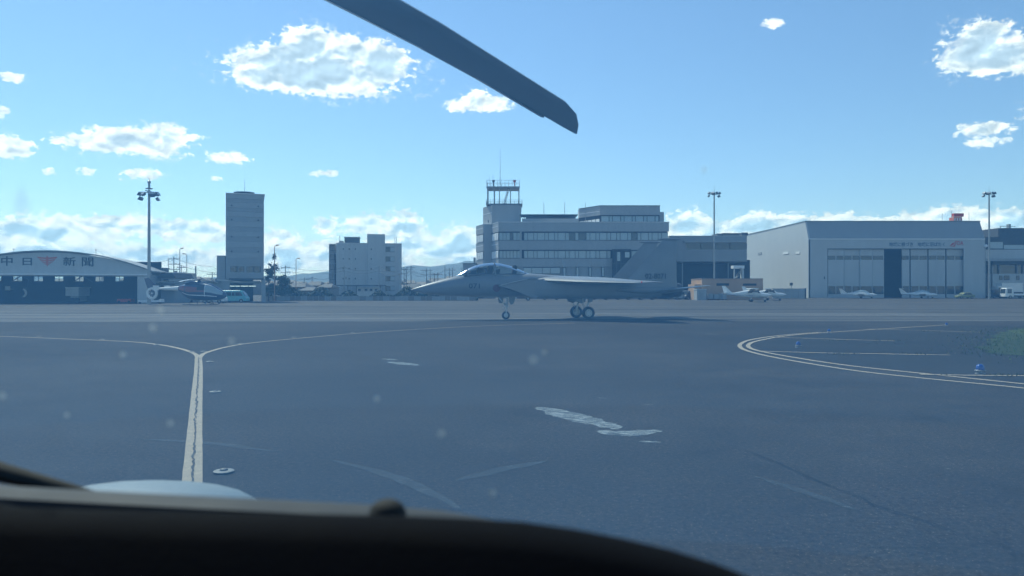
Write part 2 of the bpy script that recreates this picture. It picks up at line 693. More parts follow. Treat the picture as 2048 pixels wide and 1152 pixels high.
kind(ribbon("tar_seam", [G(-40, 640), G(180, 638.5), G(420, 635), G(560, 635), G(800, 632)], 0.5, 0.012, M_JOINT, 0.1, 1.5), 'structure')

# yellow guide line: stem, two branches
stem_pts = [G(376, 1150), G(384, 972), G(390, 860), G(394, 790), G(397, 740), G(397, 716)]
LN = []
LN.append(ribbon("centre_line", stem_pts, 0.2, 0.006, M_YEL, 0.003))
LN.append(ribbon("left_branch_line", [G(397, 718), G(391, 709), G(372, 701), G(348, 695), G(320, 690), G(262, 684), G(150, 679), G(0, 673), G(-200, 667), G(-500, 660)], 0.15, 0.010, M_YEL, 0.003))
LN.append(ribbon("right_branch_line", [G(398, 718), G(406, 709), G(425, 702), G(452, 695), G(500, 687), G(600, 677), G(750, 664.5), G(900, 655.5), G(1000, 651), G(1150, 646.5)], 0.15, 0.014, M_YEL, 0.003))
LN.append(ribbon("outer_edge_line", [G(2300, 806), G(2048, 776.5), G(1850, 757), G(1700, 740), G(1560, 717), G(1500, 703.5), G(1480, 694), G(1484, 686), G(1505, 679), G(1560, 671), G(1640, 664.5)], 0.15, 0.006, M_YEL, 0.004))
LN.append(ribbon("inner_edge_line", [G(2300, 795), G(2048, 768.5), G(1900, 753), G(1700, 732), G(1580, 714), G(1515, 701.5), G(1497, 694), G(1500, 687), G(1520, 681), G(1570, 672.5), G(1660, 664.8), G(1893, 650)], 0.15, 0.010, M_YEL, 0.004))
for nm, pts in (("faded_bay_line", [G(1545, 675), G(1640, 678), G(1735, 681), G(1790, 682.5)]),
                ("faded_bay_line", [G(1522, 703), G(1640, 706.5), G(1760, 708.5), G(1900, 711)]),
                ("faded_bay_line", [G(1735, 658.5), G(1850, 661.5), G(1960, 665)]),
                ("faded_bay_line", [G(1840, 749.5), G(1930, 751.5), G(2048, 752.5), G(2250, 754)])):
    LN.append(ribbon(nm, pts, 0.15, 0.016, M_YEL, 0.02))
# crack along the middle of the stem
cp = []
for i, p in enumerate(resample(stem_pts, 0.1)):
    cp.append(p + Vector((random.uniform(-0.016, 0.016), 0, 0)))
LN.append(ribbon("line_crack", cp, 0.02, 0.018, M_CRACK, 0.009, smooth=False))
for q in range(90):
    pass
M_CRACK2 = mat("old_crack", (0.022, 0.022, 0.023), 0.9, spec=0.05)
# long cracks and seams in the asphalt
for pts in ([G(1050, 776), G(1250, 820), G(1500, 905), G(1750, 1010), G(2048, 1112), G(2300, 1210)][2:],
            [G(424, 632), G(428, 640), G(432, 648)],
            [G(1500, 748), G(1750, 800), G(2048, 850)]):
    c = [p + Vector((random.uniform(-.03, .03), random.uniform(-.03, .03), 0)) for p in resample(pts, 0.25)]
    LN.append(ribbon("asphalt_crack", c, 0.013, 0.016, M_CRACK2, 0.006, smooth=False))
# worn white marks on the asphalt
for pts, w in (([G(1075, 815), G(1140, 832), G(1200, 848), G(1240, 859)], 0.5), ([G(1195, 862), G(1250, 867), G(1320, 861)], 0.36),
               ([G(1225, 868), G(1262, 873)], 0.12), ([G(1278, 883), G(1322, 885)], 0.08),
               ([G(765, 718), G(795, 720)], 0.25), ([G(778, 724), G(836, 731)], 0.42), ([G(1195, 796), G(1216, 797)], 0.05), ([G(1285, 809), G(1306, 810)], 0.05),
               ([G(1885, 936), G(1908, 940)], 0.03), ([G(1965, 926), G(1990, 927)], 0.03), ([G(1410, 668), G(1440, 669)], 0.2), ([G(1575, 834), G(1594, 835)], 0.05)):
    LN.append(ribbon("white_mark", pts, w, 0.005, M_WHT_MARK, w * 0.12, 0.09, taper=True))
for o in LN:
    kind(o, 'structure')
M_FAINT = broken("faint_streak", (0.075, 0.083, 0.09), 0.25, 0.7, (1, 3, 1))  # faint pale streaks with noise-broken alpha
for pts, w in (([G(660, 920), G(760, 945), G(850, 980), G(920, 1020)], 0.17), ([G(916, 962), G(1000, 940), G(1095, 922)], 0.18), ([G(270, 878), G(420, 887), G(560, 905)], 0.15),
               ([G(1515, 955), G(1600, 982), G(1712, 1020)], 0.14)):
    kind(ribbon("faint_streak", pts, w, 0.005, M_FAINT, w * 0.1, 0.12, taper=True), 'structure')

# pavement island with bleached verge and the grass beyond on the right
kind(MB().add([tuple(p) for p in [G(1506, 690, .004), G(1580, 673, .004), G(1900, 651, .004), G(2300, 655, .004), G(2900, 690, .004), G(2600, 815, .004), G(2048, 764, .004), G(1700, 729, .004), G(1530, 701, .004)]],
              [tuple(range(9))]).build("pavement_island", M_ASPH2), 'structure')
M_GRASSG = ground_mat("grass_soil", (0.05, 0.07, 0.025), 0.5, 0.2, 0.1, 0.95, 0.1)
gp = [G(1968, 706, .02), G(1952, 695, .02), G(1975, 682, .02), G(2000, 668, .02), G(2060, 659, .02), G(2300, 664, .02), G(2700, 690, .02), G(2500, 745, .02), G(2100, 716, .02)]
gp = [p + Vector((random.gauss(0, .22), random.gauss(0, .32), 0)) for p in resample([p.copy() for p in gp] + [gp[0].copy()], 0.7)[:-1]]
kind(MB().add([tuple(p) for p in gp], [tuple(range(len(gp)))]).build("grass_patch", M_GRASSG), 'structure')
M_BLADE = mat("grass_blade", (0.065, 0.125, 0.03), 0.8, spec=0.1, var=0.35, scale=2)
M_DRY = mat("dry_grass", (0.10, 0.10, 0.05), 0.8, var=0.3, scale=2)
gb = MB()


def inside(p, poly):
    c = False
    for i in range(len(poly)):
        a, b = poly[i], poly[i - 1]
        if (a.y > p.y) != (b.y > p.y) and p.x < (b.x - a.x) * (p.y - a.y) / (b.y - a.y) + a.x:
            c = not c
    return c


def blade(x, y, h, mi):
    t = random.uniform(0, 2 * PI)
    w = 0.02
    dx, dy = math.cos(t) * w, math.sin(t) * w
    gb.use(mi).add([(x - dx, y - dy, 0.0), (x + dx, y + dy, 0.0), (x + random.uniform(-.05, .05), y + random.uniform(-.05, .05), h)], [(0, 1, 2)])


for _ in range(2600):                                 # straggling dry tufts round the ragged rim
    q = random.choice(gp)
    if q.x < 40:
        blade(q.x + random.gauss(0, .7), q.y + random.gauss(0, .8), random.uniform(.02, .09), random.choice((0, 1, 1)))
for _ in range(14000):
    p = Vector((random.uniform(15, 55), random.uniform(15, 42), 0))
    if inside(p, gp):
        blade(p.x, p.y, random.uniform(0.04, 0.13), 0 if random.random() < 0.8 else 1)
isl = [G(1700, 690), G(1900, 660), G(2200, 660), G(2200, 740), G(1900, 722)]
cl = [(random.uniform(11, 28), random.uniform(20, 36)) for _ in range(60)]
for cx, cy in cl:
    r_ = random.uniform(0.2, 0.9)
    for _ in range(int(30 * r_)):
        p = Vector((random.gauss(cx, r_), random.gauss(cy, r_ * 0.5), 0))
        if inside(p, isl):
            blade(p.x, p.y, random.uniform(0.015, 0.05), random.choice((0, 1, 1)))
for a in range(4):                                    # weeds in the joints of the island
    for _ in range(220):
        t = random.random()
        y = [GD(682), GD(708.5), GD(663), GD(751.5)][a]
        x0, x1 = [(X(1600, y), X(1850, y)), (X(1600, y), X(1950, y)), (X(1800, y), X(1980, y)), (X(1880, y), X(2080, y))][a]
        x = x0 + (x1 - x0) * t
        if math.sin(x * 3.1 + a) > 0.1:
            blade(x + random.gauss(0, .05), y + random.gauss(0, 0.12), random.uniform(0.02, 0.08), 1)
kind(gb.build("grass", [M_BLADE, M_DRY]), 'stuff', "short green grass growing past the edge of the pavement island")


# ================================================================= the helicopter we look out of
def volume_mat(name, scol, sden, acol=(1, 1, 1), aden=0.0, g=0.3):
    m = bpy.data.materials.new(name)
    m.use_nodes = True
    nt = m.node_tree
    nt.nodes.clear()
    out = nt.nodes.new('ShaderNodeOutputMaterial')
    vs = nt.nodes.new('ShaderNodeVolumeScatter')
    vs.inputs['Color'].default_value = (*scol, 1)
    vs.inputs['Density'].default_value = sden
    vs.inputs['Anisotropy'].default_value = g
    last = vs.outputs[0]
    if aden:
        va = nt.nodes.new('ShaderNodeVolumeAbsorption')
        va.inputs['Color'].default_value = (*acol, 1)
        va.inputs['Density'].default_value = aden
        ad = nt.nodes.new('ShaderNodeAddShader')
        nt.links.new(last, ad.inputs[0])
        nt.links.new(va.outputs[0], ad.inputs[1])
        last = ad.outputs[0]
    nt.links.new(last, out.inputs['Volume'])
    return m


# the crazed, blue tinted acrylic: its body scatters the sun and so veils what lies behind
M_SCREEN = volume_mat("tinted_acrylic", (0.14, 0.42, 0.92), 34.0, (0.14, 0.71, 0.94), 44.0, 0.22)
M_SMUDGE = volume_mat("dried_spot", (0.6, 0.75, 0.9), 120.0, g=0.5)
M_SHIELD = mat("glareshield_vinyl", (0.0038, 0.0042, 0.006), 0.9, spec=0.05, var=0.2, scale=20, bump=0.2, bscale=300)
M_TRIM = mat("grey_trim", (0.042, 0.047, 0.056), 0.75, var=0.1, scale=9)
M_NOSE = mat("white_nose_paint", (0.18, 0.205, 0.215), 0.45, var=0.08)
M_BLADE_P = mat("rotor_blade_paint", (0.16, 0.17, 0.18), 0.45, var=0.12, scale=2, spec=0.5)
M_BLADE_E = mat("erosion_strip", (0.35, 0.35, 0.34), 0.35, metal=0.7)
M_STEEL = mat("steel", (0.4, 0.4, 0.4), 0.4, metal=0.8)
M_RUBBER = mat("rubber", (0.02, 0.02, 0.02), 0.85)

PROF = [(1.22, 1.40), (1.16, 1.62), (1.05, 1.84), (0.91, 2.06), (0.74, 2.28), (0.55, 2.47), (0.33, 2.62), (0.10, 2.72), (-0.15, 2.77)]


def screen_at(u, k, off=0.0):
    """u -1..1 across, k index along the profile"""
    k = max(0.0, min(len(PROF) - 1.001, k))
    i = int(k)
    f = k - i
    y = PROF[i][0] * (1 - f) + PROF[i + 1][0] * f
    z = PROF[i][1] * (1 - f) + PROF[i + 1][1] * f
    x = 1.15 * u
    p = Vector((x, y - 0.34 * abs(u) ** 2.2, z - 0.05 * u * u))
    return p


root = thing("windshield", "curved tinted acrylic windshield with dried spots in front of the cockpit", "windshield", (0, 1.2, 1.4))
NU, NK = 28, 32
outer, inner = [], []
for a in range(NK + 1):
    ro, ri = [], []
    for b in range(NU + 1):
        u, k = -1 + 2 * b / NU, (len(PROF) - 1.001) * a / NK
        p = screen_at(u, k)
        du = screen_at(u + .01, k) - screen_at(u - .01, k)
        dk = screen_at(u, k + .02) - screen_at(u, k - .02)
        nrm = du.cross(dk).normalized()
        if nrm.y < 0:
            nrm = -nrm
        ro.append(p + nrm * 0.004)
        ri.append(p - nrm * 0.004)
    outer.append(ro)
    inner.append(ri)
loop_rings = [outer[a] + inner[a][::-1] for a in range(NK + 1)]
MB().loft(loop_rings).build("pane", M_SCREEN, root)


def hit_screen(px, py):
    """where the sight line through this picture direction meets the pane"""
    d = Vector((X(px, 1), 1, (HZ - py) / FP))
    best = None
    for a in range(161):
        for b in range(161):
            p = screen_at(-1 + b / 80, (len(PROF) - 1.001) * a / 160)
            t = p.y
            e = (p - Vector((0, 0, EYE)) - d * t).length
            if best is None or e < best[0]:
                best = (e, p)
    return best[1]


for (px, py, r_) in ((318, 660, .005), (885, 873, .006), (460, 690, .005), (1058, 722, .006), (758, 803, .0045), (14, 795, .005), (128, 840, .004), (315, 620, .005), (978, 987, .006), (1096, 708, .004), (245, 712, .004), (1400, 328, .004), (352, 850, .005)):
    p = hit_screen(px, py)
    p = p + (Vector((0, 0, EYE)) - p).normalized() * 0.012
    MB().lathe([(0.0003, -.0011), (r_ * .8, -.0008), (r_ * 1.3, 0), (r_ * .8, .0008), (0.0003, .0011)], p, 'y', 14).build("dried_spot", M_SMUDGE, root)


M_DIRT = volume_mat("grey_dirt_film", (0.5, 0.5, 0.55), 25.0, (0.5, 0.45, 0.5), 90.0)
p = hit_screen(40, 412)
p = p + (Vector((0, 0, EYE)) - p).normalized() * 0.014
o_ = MB().lathe([(0.0003, -.0012), (.006, -.0009), (.010, 0), (.006, .0009), (0.0003, .0012)], (0, 0, 0), 'y', 16)
o_.v = [Vector((v.x, v.y, v.z * 2.2)) + p for v in o_.v]
o_.build("grey_smear", M_DIRT, root)


def gs_edge(px, py, d):
    return Vector((X(px, d), d, Z(py, d)))


# glareshield: a padded hood whose far edge is the dark curve along the bottom of the view
root = thing("glareshield", "matt black instrument hood filling the bottom of the view", "glareshield", (0, 0.6, 1.3))
edge = [(-500, 960), (-200, 985), (0, 1022), (200, 1027), (400, 1032), (600, 1036), (800, 1040), (930, 1045), (1050, 1053), (1150, 1067), (1250, 1086), (1350, 1109), (1440, 1137), (1540, 1177), (1700, 1260)]
rings = []
for i, (px, py) in enumerate(edge):
    c = gs_edge(px, py, 0.62)
    ring = []
    for t in range(7):
        a = PI * (0.95 - 0.9 * t / 6)
        ring.append(c + Vector((0, 0.035 * -math.cos(a) * -1, 0.012 * math.sin(a) - 0.012)))
    ring.append(c + Vector((0, 0.06, -0.35)))
    ring.append(c + Vector((0, -0.14, -0.42)))
    ring.append(c + Vector((0, -0.12, -0.12)))
    rings.append(ring)
MB().loft(rings).build("padded_hood", M_SHIELD, root, smooth=50)
# grey lower screen trim seen just above the hood on the left
tr = [(-500, 935), (-200, 958), (0, 976), (200, 987), (400, 997), (600, 1007), (740, 1014), (880, 1026), (960, 1040), (1040, 1058)]
rings = []
for i, (px, py) in enumerate(tr):
    c = gs_edge(px, py, 0.78)
    h = 0.05
    rings.append([c + Vector((0, -.02, -.004)), c + Vector((0, .0, 0)), c + Vector((0, .03, -.006)), c + Vector((0, .04, -h)), c + Vector((0, -.03, -h))])
MB().loft(rings).build("screen_trim", M_TRIM, root, smooth=50)
c = gs_edge(775, 1012, 0.74)
MB().lathe([(.0, .006), (.008, .0055), (.013, .003), (.016, .0), (.019, -.008), (0, -.02)], c, 'z', 20).build("knob", M_RUBBER, root, smooth=50)

root = thing("windshield_post", "dark curved frame foot entering at the lower left corner", "frame", gs_edge(0, 950, 0.9))
rings = []
for px, py, r_ in ((-320, 855, .02), (-150, 897, .019), (0, 944, .016), (90, 966, .012), (170, 985, .008), (230, 1004, .006)):
    c = gs_edge(px, py, 0.92)
    rings.append([c + Vector((0, math.cos(t) * r_, math.sin(t) * r_ * 0.75)) for t in [2 * PI * k / 8 for k in range(8)]])
MB().loft(rings).build("post", M_RUBBER, root, smooth=50)

# the aircraft's own white nose, just outside the screen on the left
root = thing("helicopter_nose", "white rounded nose of the own helicopter below the windshield", "aircraft nose", (X(270, 1.7), 1.7, 1.2))
rings = []
for k in range(15):
    t = k / 14
    yy = 1.35 + 0.75 * t
    zz = 0.0
    w_ = 0.30 * math.sqrt(max(0.0, 1 - (2 * t - 1) ** 2 * 0.96))
    rings.append([Vector((X(248, 1.7) + w_ * math.cos(a) * 1.0, yy, 1.279 + (0.268 * (1 - 0.5 * (2 * t - 1) ** 2)) * math.sin(a) ** 0.3 if math.sin(a) > 0 else 1.30 + 0.1 * math.sin(a))) for a in [2 * PI * j / 24 for j in range(24)]])
MB().loft(rings).build("nose_shell", M_NOSE, root, smooth=60)

# main rotor blade overhead, at rest
tip = gs_edge(1163, 232, 6.85)
up = gs_edge(655, -38, 3.84)
dirv = (tip - up).normalized()
Lb = (tip - up).length
hub = up - dirv * 3.1
root = thing("rotor_blade", "dark main rotor blade reaching over the cockpit towards the sky", "rotor blade", hub)
side = dirv.cross(Vector((0, 0, 1))).normalized()
upv = side.cross(dirv).normalized()


def airfoil(c, chord, th):
    pts = []
    for k in range(16):
        a = 2 * PI * k / 16
        xx = 0.5 * math.cos(a)
        tt = th * math.sin(a) * (1.15 - 0.0 + 0.55 * math.cos(a)) * 0.55
        pts.append(c + side * (xx * chord) + upv * (tt * chord))
    return pts


rings, total = [], Lb + 3.1
for s_, ch in ((0.45, .14), (0.9, .2), (1.3, .36), (2.2, .36), (total * .6, .36), (total - .75, .35), (total - .45, .28), (total - .2, .16), (total - .01, .02)):
    droop = -0.16 * (s_ / total) ** 8
    sweep = 0.0 if s_ < total - 0.4 else -0.05 * (s_ - total + .4) / .4
    rings.append(airfoil(hub + dirv * s_ + Vector((0, 0, droop)) + side * sweep, ch, 0.12))
MB().loft(rings).build("blade_skin", M_BLADE_P, root, smooth=50)
le = []
for s_ in (1.5, 2.5, 3.5, 4.5, total - 0.5):
    droop = -0.16 * (s_ / total) ** 8
    c = hub + dirv * s_ + Vector((0, 0, droop)) - side * 0.172
    le.append([c + side * a + upv * b for a, b in ((-.012, 0), (0.0, .009), (.03, .016), (.03, -.016), (0.0, -.009))])
MB().loft(le).build("erosion_strip", M_BLADE_E, root, smooth=50)
MB().tube([hub, hub + dirv * 0.6], 0.05, 12).build("grip", M_STEEL, root, smooth=50)
MB().tube([hub - Vector((0, 0, 0.75)), hub + Vector((0, 0, 0.12))], 0.055, 12).build("mast", M_STEEL, root, smooth=50)

# cabin behind the pilot: roof, side panels and bulkhead keep the cockpit dark
M_CABIN = mat("dark_headliner", (0.03, 0.03, 0.032), 0.9, var=0.1)
root = thing("cabin_shell", "dark cabin roof, sides and bulkhead around the pilot seat", "cabin", (0, -0.9, 0.8))
MB().box(-1.1, 1.1, -1.5, -0.12, 2.74, 2.80).build("roof_panel", M_CABIN, root)
MB().box(-1.1, 1.1, -1.56, -1.5, 0.8, 2.8).build("bulkhead", M_CABIN, root)
for sx in (-1, 1):
    MB().box(sx * 1.12 - 0.02, sx * 1.12 + 0.02, -1.5, 0.55, 0.8, 1.75).build("side_panel", M_CABIN, root)
MB().box(-1.1, 1.1, -1.5, 1.1, 0.76, 0.80).build("cabin_floor", M_CABIN, root)


# ================================================================= buildings
M_WALLW = mat("white_render", (0.50, 0.51, 0.50), 0.8, var=0.08, scale=1.2, streak=1)
M_WALLG = mat("grey_cladding", (0.30, 0.31, 0.32), 0.7, var=0.08, scale=0.8, streak=1)
M_WALLT = mat("terminal_tile", (0.34, 0.35, 0.36), 0.65, var=0.07, scale=1.0, streak=1)
M_WALLP = mat("pale_metal_cladding", (0.46, 0.47, 0.47), 0.55, var=0.06, scale=0.7, streak=1)
M_LEDGE = mat("white_coping", (0.75, 0.75, 0.74), 0.6, var=0.06)
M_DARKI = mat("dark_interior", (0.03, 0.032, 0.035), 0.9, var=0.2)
M_FRAME = mat("dark_frame", (0.05, 0.055, 0.06), 0.6)
M_GLASS = glass_mat("window_glass", (0.34, 0.42, 0.46), 0.15)  # reflected sky is put into the pale base colour
M_GLASSD = glass_mat("dark_glass", (0.03, 0.04, 0.05), 0.1)
M_CLEAR = glass_mat("clear_glass", clear=1)
M_BLIND_SUNPANE = mat("blind_and_sunlit_pane", (0.85, 0.85, 0.84), 0.7, var=0.05)  # front blinds, and the sunlit white painted into the side panes
M_ROOFD = mat("dark_roof_tile", (0.07, 0.075, 0.08), 0.75, var=0.2, scale=2)
M_ROOFM = mat("metal_roof", (0.22, 0.23, 0.24), 0.5, metal=0.4)
M_BROWN = mat("brown_panel", (0.42, 0.27, 0.17), 0.8, var=0.1, scale=0.8, streak=1)
M_POLE = mat("galvanised_pole", (0.33, 0.34, 0.34), 0.5, metal=0.5)
M_POLEC = mat("concrete_pole", (0.28, 0.28, 0.27), 0.85)
M_RED = mat("red_paint", (0.55, 0.07, 0.04), 0.6, var=0.08)
M_ORANGE = mat("faded_red_paint", (0.60, 0.16, 0.10), 0.6, var=0.08)
M_LETTER = mat("dark_letter_paint", (0.05, 0.055, 0.06), 0.6)
M_TAN = mat("wooden_wall", (0.22, 0.2, 0.18), 0.85, var=0.15)
M_WHITE = mat("white_paint", (0.78, 0.79, 0.79), 0.4, var=0.05)
M_LAMPG = mat("lamp_glass", (0.45, 0.47, 0.48), 0.25)
M_TUBE = bpy.data.materials.new("fluorescent_tube")
M_TUBE.use_nodes = True
M_TUBE.node_tree.nodes["Principled BSDF"].inputs['Emission Color'].default_value = (0.9, 1, 0.95, 1)
M_TUBE.node_tree.nodes["Principled BSDF"].inputs['Emission Strength'].default_value = 0.55


def pb(mb, px0, px1, py0, py1, d0, d1):
    """box whose near face fills this picture rectangle at distance d0, reaching back to d1"""
    return mb.box(X(px0, d0), X(px1, d0), d0, d1, Z(py1, d0), Z(py0, d0))


def part(name, m, root, *boxes, **kw):
    mb = MB()
    for b in boxes:
        pb(mb, *b)
    return mb.build(name, m, root, **kw)


def base(px, d):
    return (X(px, d), d, 0.0)


FACE = (0, -1, 0)


def arcpts(x0, x1, z0, z1, n=28):
    """circular arch from (x0,z0) over the crown z1 to (x1,z0)"""
    w, h = (x1 - x0) / 2, z1 - z0
    rad = (w * w + h * h) / (2 * h)
    cx, cz = (x0 + x1) / 2, z1 - rad
    a0 = math.asin(w / rad)
    return [(cx + rad * math.sin(-a0 + 2 * a0 * k / n), cz + rad * math.cos(-a0 + 2 * a0 * k / n)) for k in range(n + 1)]


# ---- newspaper hangar on the left
D = 110.0
news = thing("arched_hangar", "white arched hangar with black characters and red bird emblem over its open front", "hangar", base(200, D))
zE, zT, zF = Z(541, D), Z(505.5, D), Z(549, D)
xl, xr = X(-103, D), X(302, D)
arc = arcpts(xl, xr, zE, zT)
MB().slab([(xl, zF)] + arc + [(xr, zF)], D, D + 0.5).build("gable", M_WALLW, news)
ro = arcpts(xl - .35, xr + .35, zE - .02, zT + .28)
ri = arcpts(xl - .35, xr + .35, zE - .2, zT + .1)
MB().slab(ro + ri[::-1], D - 0.35, D + 9).build("roof", M_ROOFM, news)
part("gutter_beam", M_LEDGE, news, (-103, 300, 547.5, 550.5, D - 0.25, D - 0.003))
part("lintel", M_WALLG, news, (-103, 300, 550.6, 552.5, D, D + 0.4))
part("end_wall", M_WALLW, news, (275, 299, 552.6, 609, D, D + 0.5))
for a_ in (X(299, D) - .3, xl):
    MB().box(a_, a_ + .3, D + 0.5, D + 8.6, 0, zF).build("side_wall", M_WALLG, news)
part("door_leaf", M_WALLG, news, (-103, -60, 552.7, 608, D + .6, D + .7))
B = D + 8.6
slots = [(17 + 39.7 * k, 35 + 39.5 * k) for k in range(-3, 7)]
zw0, zw1 = Z(563.5, D + 8) + .5, Z(553, D + 8) + .9
zw0, zw1 = 2 + (580 - 563.5) / FP * B, 2 + (580 - 553) / FP * B
mb = MB().box(xl + .3, X(299, D) - .3, B - .3, B, 0, zw0).box(xl + .3, X(299, D) - .3, B - .3, B, zw1, zT - .1 - 0.9)
e = xl + .3
for a, b in slots:
    x0, x1 = X(a, B), X(b, B)
    if x0 < e:
        continue
    mb.box(e, x0, B - .3, B, zw0, zw1)
    e = x1
    f = MB().box(x0, x1, B - .2, B - .12, zw0, zw0 + .06).box(x0, x1, B - .2, B - .12, zw1 - .06, zw1).box((x0 + x1) / 2 - .04, (x0 + x1) / 2 + .04, B - .2, B - .12, zw0 + .06, zw1 - .06).build("window", M_FRAME, news)
    MB().box(x0, x1, B - .165, B - .155, zw0, zw1).build("pane", M_CLEAR, f, )
mb.box(e, X(299, D) - .3, B - .3, B, zw0, zw1)
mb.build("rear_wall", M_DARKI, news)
for a in (1, 4):                                   # roof braces crossing two of the windows
    x0, x1 = X(slots[a + 3][0], B - 2), X(slots[a + 3][1], B - 2)
    xm = (x0 + x1) / 2
    MB().tube([(x0 - .8, B - 2, zw0 - .1), (xm, B - 2, zw1)], .07, 6).tube([(x1 + .8, B - 2, zw0 - .1), (xm, B - 2, zw1)], .07, 6).build("roof_brace", M_FRAME, news)
MB().box(xl + .3, X(299, D) - .3, D + .1, B, 0.012, 0.03).build("floor_slab", M_DARKI, news)
for ch, px0, px1, py0, py1 in (("中", 8, 30, 514, 532.5), ("日", 49, 67, 517, 531.5), ("新", 127, 152, 514.5, 532), ("聞", 164, 187, 515, 533)):
    m4 = facing((X((px0 + px1) / 2, D), D - 0.03, Z((py0 + py1) / 2, D)), FACE)
    lettering("character", ch, X(px1, D) - X(px0, D), Z(py0, D) - Z(py1, D), m4, M_LETTER, news, bold=0.012, depth=.02)
# winged emblem: stacked feather bars each side of a pointed body
em = MB()
cx = 96.5
for (y0, y1, w0, w1) in ((514.2, 517.6, 20, 17.5), (518.9, 521.9, 16, 13), (523.2, 525.6, 12, 9), (526.8, 528.8, 8, 5)):
    for s_ in (-1, 1):
        pts = [(cx + s_ * 1.5, y0 + 2.0), (cx + s_ * w0, y0), (cx + s_ * w1, y1), (cx + s_ * 1.5, y1 + 1.5)]
        em.slab([(X(a, D), Z(b, D)) for a, b in pts], D - .05, D - .005)
em.slab([(X(a, D), Z(b, D)) for a, b in ((cx - 2.6, 516), (cx, 512.5), (cx + 2.6, 516), (cx + 2.2, 527), (cx, 534), (cx - 2.2, 527))], D - .07, D - .004)
em.build("bird_emblem", M_ORANGE, news)
for px in (31, 191):
    MB().tube([(X(px, D), D + .2, Z(511, D)), (X(px, D), D + .2, Z(499.5, D))], .035, 6).box(X(px, D) - .16, X(px, D) + .16, D + .12, D + .28, Z(500, D), Z(499, D)).build("roof_rod", M_POLE, news)

# things inside it
t = thing("service_box_truck", "pale high box truck parked in the arched hangar under the roof lights", "truck", base(145, 114))
part("box_body", M_WALLW, t, (131, 157, 576, 592, 114, 117))
part("roof_lip", M_WHITE, t, (130, 158.5, 574.5, 576, 113.9, 117.1))
part("cab", M_WALLG, t, (141, 156, 592.05, 603, 114.2, 116.6))
for px in (144, 153):
    MB().lathe([(0, -.12), (.42, -.12), (.42, .12), (0, .12)], (X(px, 114), 114.1, .42), 'y', 14).build("wheel", M_RUBBER, t)
t = thing("red_service_cart", "low red cart near the right end of the arched hangar floor", "cart", base(245, 114))
part("cart_bed", M_RED, t, (234, 262, 598, 604, 114, 115.2))
for px in (238, 258):
    MB().lathe([(0, -.08), (.2, -.08), (.2, .08), (0, .08)], (X(px, 114), 114.0, .21), 'y', 12).build("wheel", M_RUBBER, t)
t = thing("white_equipment_trolley", "long flat white trolley standing by the hangar's right corner", "trolley", base(300, 108.5))
part("deck", M_WHITE, t, (276, 322, 600.5, 604, 108.5, 109.6))
part("end_rail", M_WHITE, t, (299, 301, 597, 600.4, 108.5, 109.5))
part("end_rail", M_WHITE, t, (318, 322, 598, 600.4, 108.5, 109.5))
for px in (279, 297, 318):
    MB().lathe([(0, -.08), (.16, -.08), (.16, .08), (0, .08)], (X(px, 108.5), 108.6, .17), 'y', 12).build("wheel", M_RUBBER, t)

# ---- annex and small house behind the helicopter
t = thing("hangar_annex", "low pale annex with a roof box beside the arched hangar", "building", base(320, 119))
part("wall", M_WALLW, t, (300, 349, 546, 606.5, 119, 127))
part("parapet", M_LEDGE, t, (299.5, 349.5, 544.5, 546, 118.9, 127.1))
part("roof_unit", M_ROOFD, t, (313, 326, 537, 544.4, 120, 122))
part("unit_cap", M_ROOFD, t, (312, 327.5, 535.5, 536.9, 119.9, 122.1))
t = thing("gabled_house", "small grey house with a dark gable roof and shuttered window behind the helicopter", "house", base(335, 116))
h = 116
part("wall", M_WALLG, t, (322, 349, 556, 606, h, h + 6))
MB().slab([(X(317, h), Z(556, h)), (X(325, h), Z(546, h)), (X(347, h), Z(546, h)), (X(353, h), Z(556, h))], h - .4, h + 6.4).build("roof", M_ROOFD, t)
part("window", M_GLASSD, t, (327, 337, 558, 563, h - .06, h - .01))
for k in range(4):
    part("lean_to_roof", M_ROOFM, t, (312, 352, 566 + 4 * k, 568 + 4 * k, h - 1.2 - .1 * k, h - .05))
t = thing("low_shed", "long low shed with a flat roof between the house and the tower block", "shed", base(390, 122))
part("wall", M_WALLG, t, (350, 425, 564, 606, 122, 130))
part("flat_roof", M_ROOFM, t, (349, 432, 561.5, 563.9, 121.8, 130.2))
part("roof_vent", M_WALLW, t, (385, 393, 556, 561.4, 123, 125))
part("doorway", M_DARKI, t, (362, 385, 584, 605.5, 121.95, 121.99))

# ---- slender tower block
D = 125.0
tw = thing("tower_block", "slender grey tower block with horizontal bands and a disc on its roof", "tower", base(490, D))
part("core", M_WALLG, tw, (452.5, 527.5, 388, 557, D + .15, D + 8))
ys = [388, 398, 405.5, 416, 424, 434, 443, 454, 463, 473, 483, 495, 505.5, 516, 529.5]
for k in range(14):
    a, b = ys[k], ys[k + 1] - 0.35
    dd = D - (0.05 if k % 2 == 0 else 0.0)
    part("panel_band", M_WALLG if k % 2 else M_WALLT, tw, (452.2, 527.8, a, b + .15, dd, D + .149))
for y in (412, 440, 474, 503):
    for px in (463.5, 516.5):
        c = (X(px, D), D - 0.16, Z(y, D))
        MB().lathe([(0, 0), (.13, 0), (.13, .1), (0, .1)], c, 'y', 12).build("porthole", M_GLASSD, tw)
part("roof_edge", M_LEDGE, tw, (451, 529, 386.6, 387.9, D - .15, D + 8.1))
MB().lathe([(0, 0), (1.2, 0), (1.75, .22), (1.8, .34), (.5, .4), (.3, .5), (0, .5)], (X(488, D), D + 2, Z(386.4, D)), 'z', 28).build("roof_disc", M_ROOFD, tw, smooth=40)
MB().tube([(X(489, D), D + 2, Z(384, D)), (X(489, D), D + 2, Z(354, D))], .045, 6, .02).build("antenna", M_POLE, tw)
